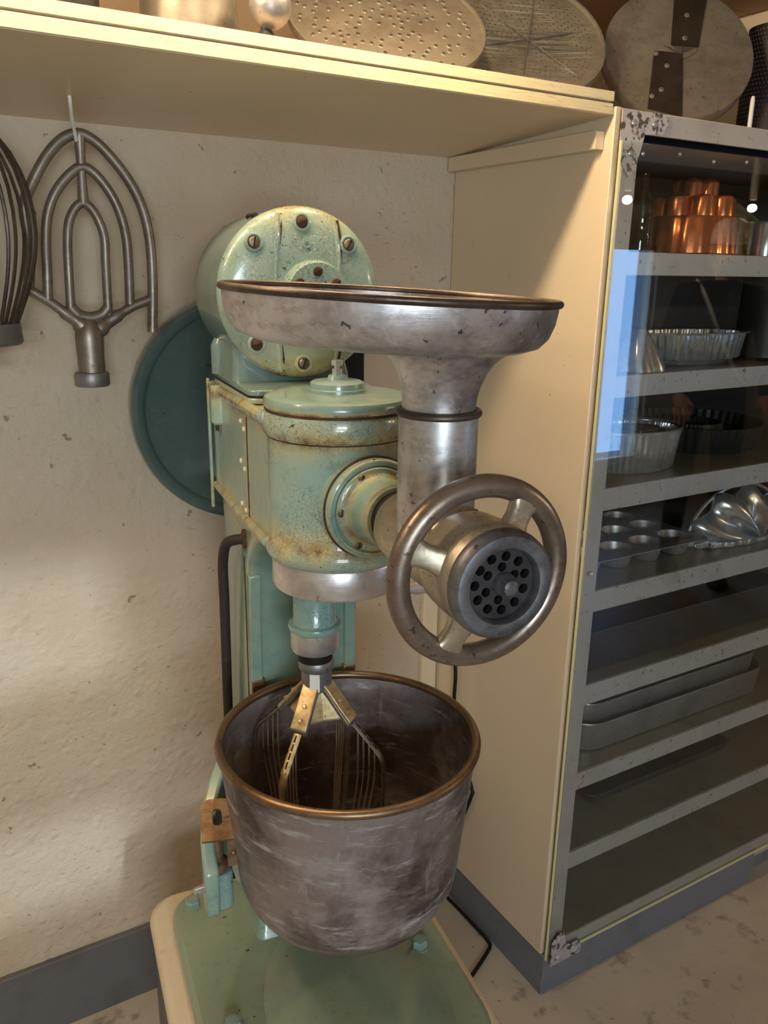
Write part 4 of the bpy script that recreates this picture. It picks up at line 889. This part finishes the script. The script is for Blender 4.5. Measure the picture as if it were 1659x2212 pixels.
for sx in (-1, 1):
    build(B().sphere((sx*.028,.092,1.612), .0095, 12), 'eye', CAPM, ho); build(B().sphere((sx*.028,.0995,1.612), .0048, 10), 'iris', HAIR, ho)
    build(B().sphere((sx*.073,.012,1.598), .024, 12, 1.3, .35), 'ear', SKINM, ho)
build(B().tube([(-.024,.096,1.552), (0,.102,1.549), (.024,.096,1.552)], .0045, 8), 'mouth', MT('lip', lin(170, 100, 92), .5).m, ho)
build(B().lathe([(.080,1.56), (.083,1.62), (.080,1.66), (.05,1.70)], (0,-.005,0), seg=32, sx=.93, sy=1.06), 'hair', HAIR, pr)
cp = build(B().lathe([(.0835,1.632), (.086,1.645), (.085,1.685), (.072,1.722), (.04,1.742), (0,1.748)], (0,.012,0), seg=36, sx=.95, sy=1.12), 'cap', CAPM, pr)
build(B().prism([(.076*math.cos(t)*.95, .085*math.sin(t)+(.075*math.sin(t) if math.sin(t) > 0 else 0)) for t in [i/24*PI for i in range(25)]], (0,.030,1.640), (1,0,0), (0,1,-.12), .006), 'brim', CAPM, cp)
for sx in (-1, 1):
    hx, hy, hz_ = sx*.20, .16, .96; P_ = [(hx,hy,hz_), (hx-sx*.006,hy+.045,hz_-.02), (hx-sx*.008,hy+.085,hz_-.04)]; ed = [(0,1), (1,2)]; rd = [.027, (.036,.018), (.038,.014)]
    for f, (dx, ln) in enumerate(((-.030,.070), (-.010,.082), (.011,.077), (.030,.060))):
        n = len(P_); x = hx+dx; P_ += [(x,hy+.10,hz_-.052), (x,hy+.10+ln*.5,hz_-.052-ln*.35), (x,hy+.10+ln*.72,hz_-.052-ln*.85)]; ed += [(2,n), (n,n+1), (n+1,n+2)]; rd += [.0095, .0085, .0065]
    n = len(P_); P_ += [(hx-sx*.042,hy+.055,hz_-.022), (hx-sx*.060,hy+.088,hz_-.045)]; ed += [(1,n), (n,n+1)]; rd += [.0105, .0085]
    skinned('hand', P_, ed, rd, SKINM, pr, 1)
    sh_ = [[Vector((sx*.11+x, y, z)) for x, y in rrect(-w, w, -.075, l, .035, 5)] for z, w, l in ((.0, .042, .185), (.02, .046, .19), (.055, .042, .13), (.10, .038, .045))]
    build(B().grid(sh_), 'shoe', SHOE, pr, ang=60)
build(B().tube(smoothpath([(-.125,.0,1.47), (-.10,.085,1.40), (-.02,.125,1.22), (.07,.12,1.06), (.15,.05,.99)], 4), .012, 8, flat=.35), 'strap', STRAPM, pr)

# ---------------------------------------------------------------- lamps of the room
tx, ty, tz, te = TUBE
sl = thing('strip_lamp', 'long ceiling strip lamp with a row of bulbs in front of the wall shelf', 'lamp', (-1.05, ty, ZC-.002))
build(B().box(-1.95, -.15, ty-.03, ty+.03, ZC-.022, ZC-.002), 'batten', HOOKM, sl, bevel=.003)
for x in tx:
    build(B().lathe([(0, ZC-.022), (.016, ZC-.022), (.014, tz+.026), (0, tz+.026)], (x, ty, 0), seg=20), 'socket', HOOKM, sl)
    l = bpy.data.lights.new('bulb', 'POINT'); l.energy = te; l.color = WARM; l.shadow_soft_size = .022
    ob = bpy.data.objects.new('bulb', l); COL.objects.link(ob); ob.location = (x, ty, tz)
for i, (p, e) in enumerate(LAMPS):
    lt = ('bare ceiling bulb across the room, nearer one', 'bare ceiling bulb across the room, farther one')[i]
    lo = thing('ceiling_lamp', lt, 'lamp', (p[0], p[1], ZC-.002), 'ceiling bulbs')
    build(B().lathe([(0, ZC-.002), (.05, ZC-.002), (.048, ZC-.014), (.018, ZC-.022), (.016, p[2]+.05), (.014, p[2]+.036), (0, p[2]+.036)], (p[0], p[1], 0), seg=24), 'socket', HOOKM, lo)
    l = bpy.data.lights.new('bulb', 'POINT'); l.energy = e; l.color = WARM; l.shadow_soft_size = .018
    ob = bpy.data.objects.new('bulb', l); COL.objects.link(ob); ob.location = p
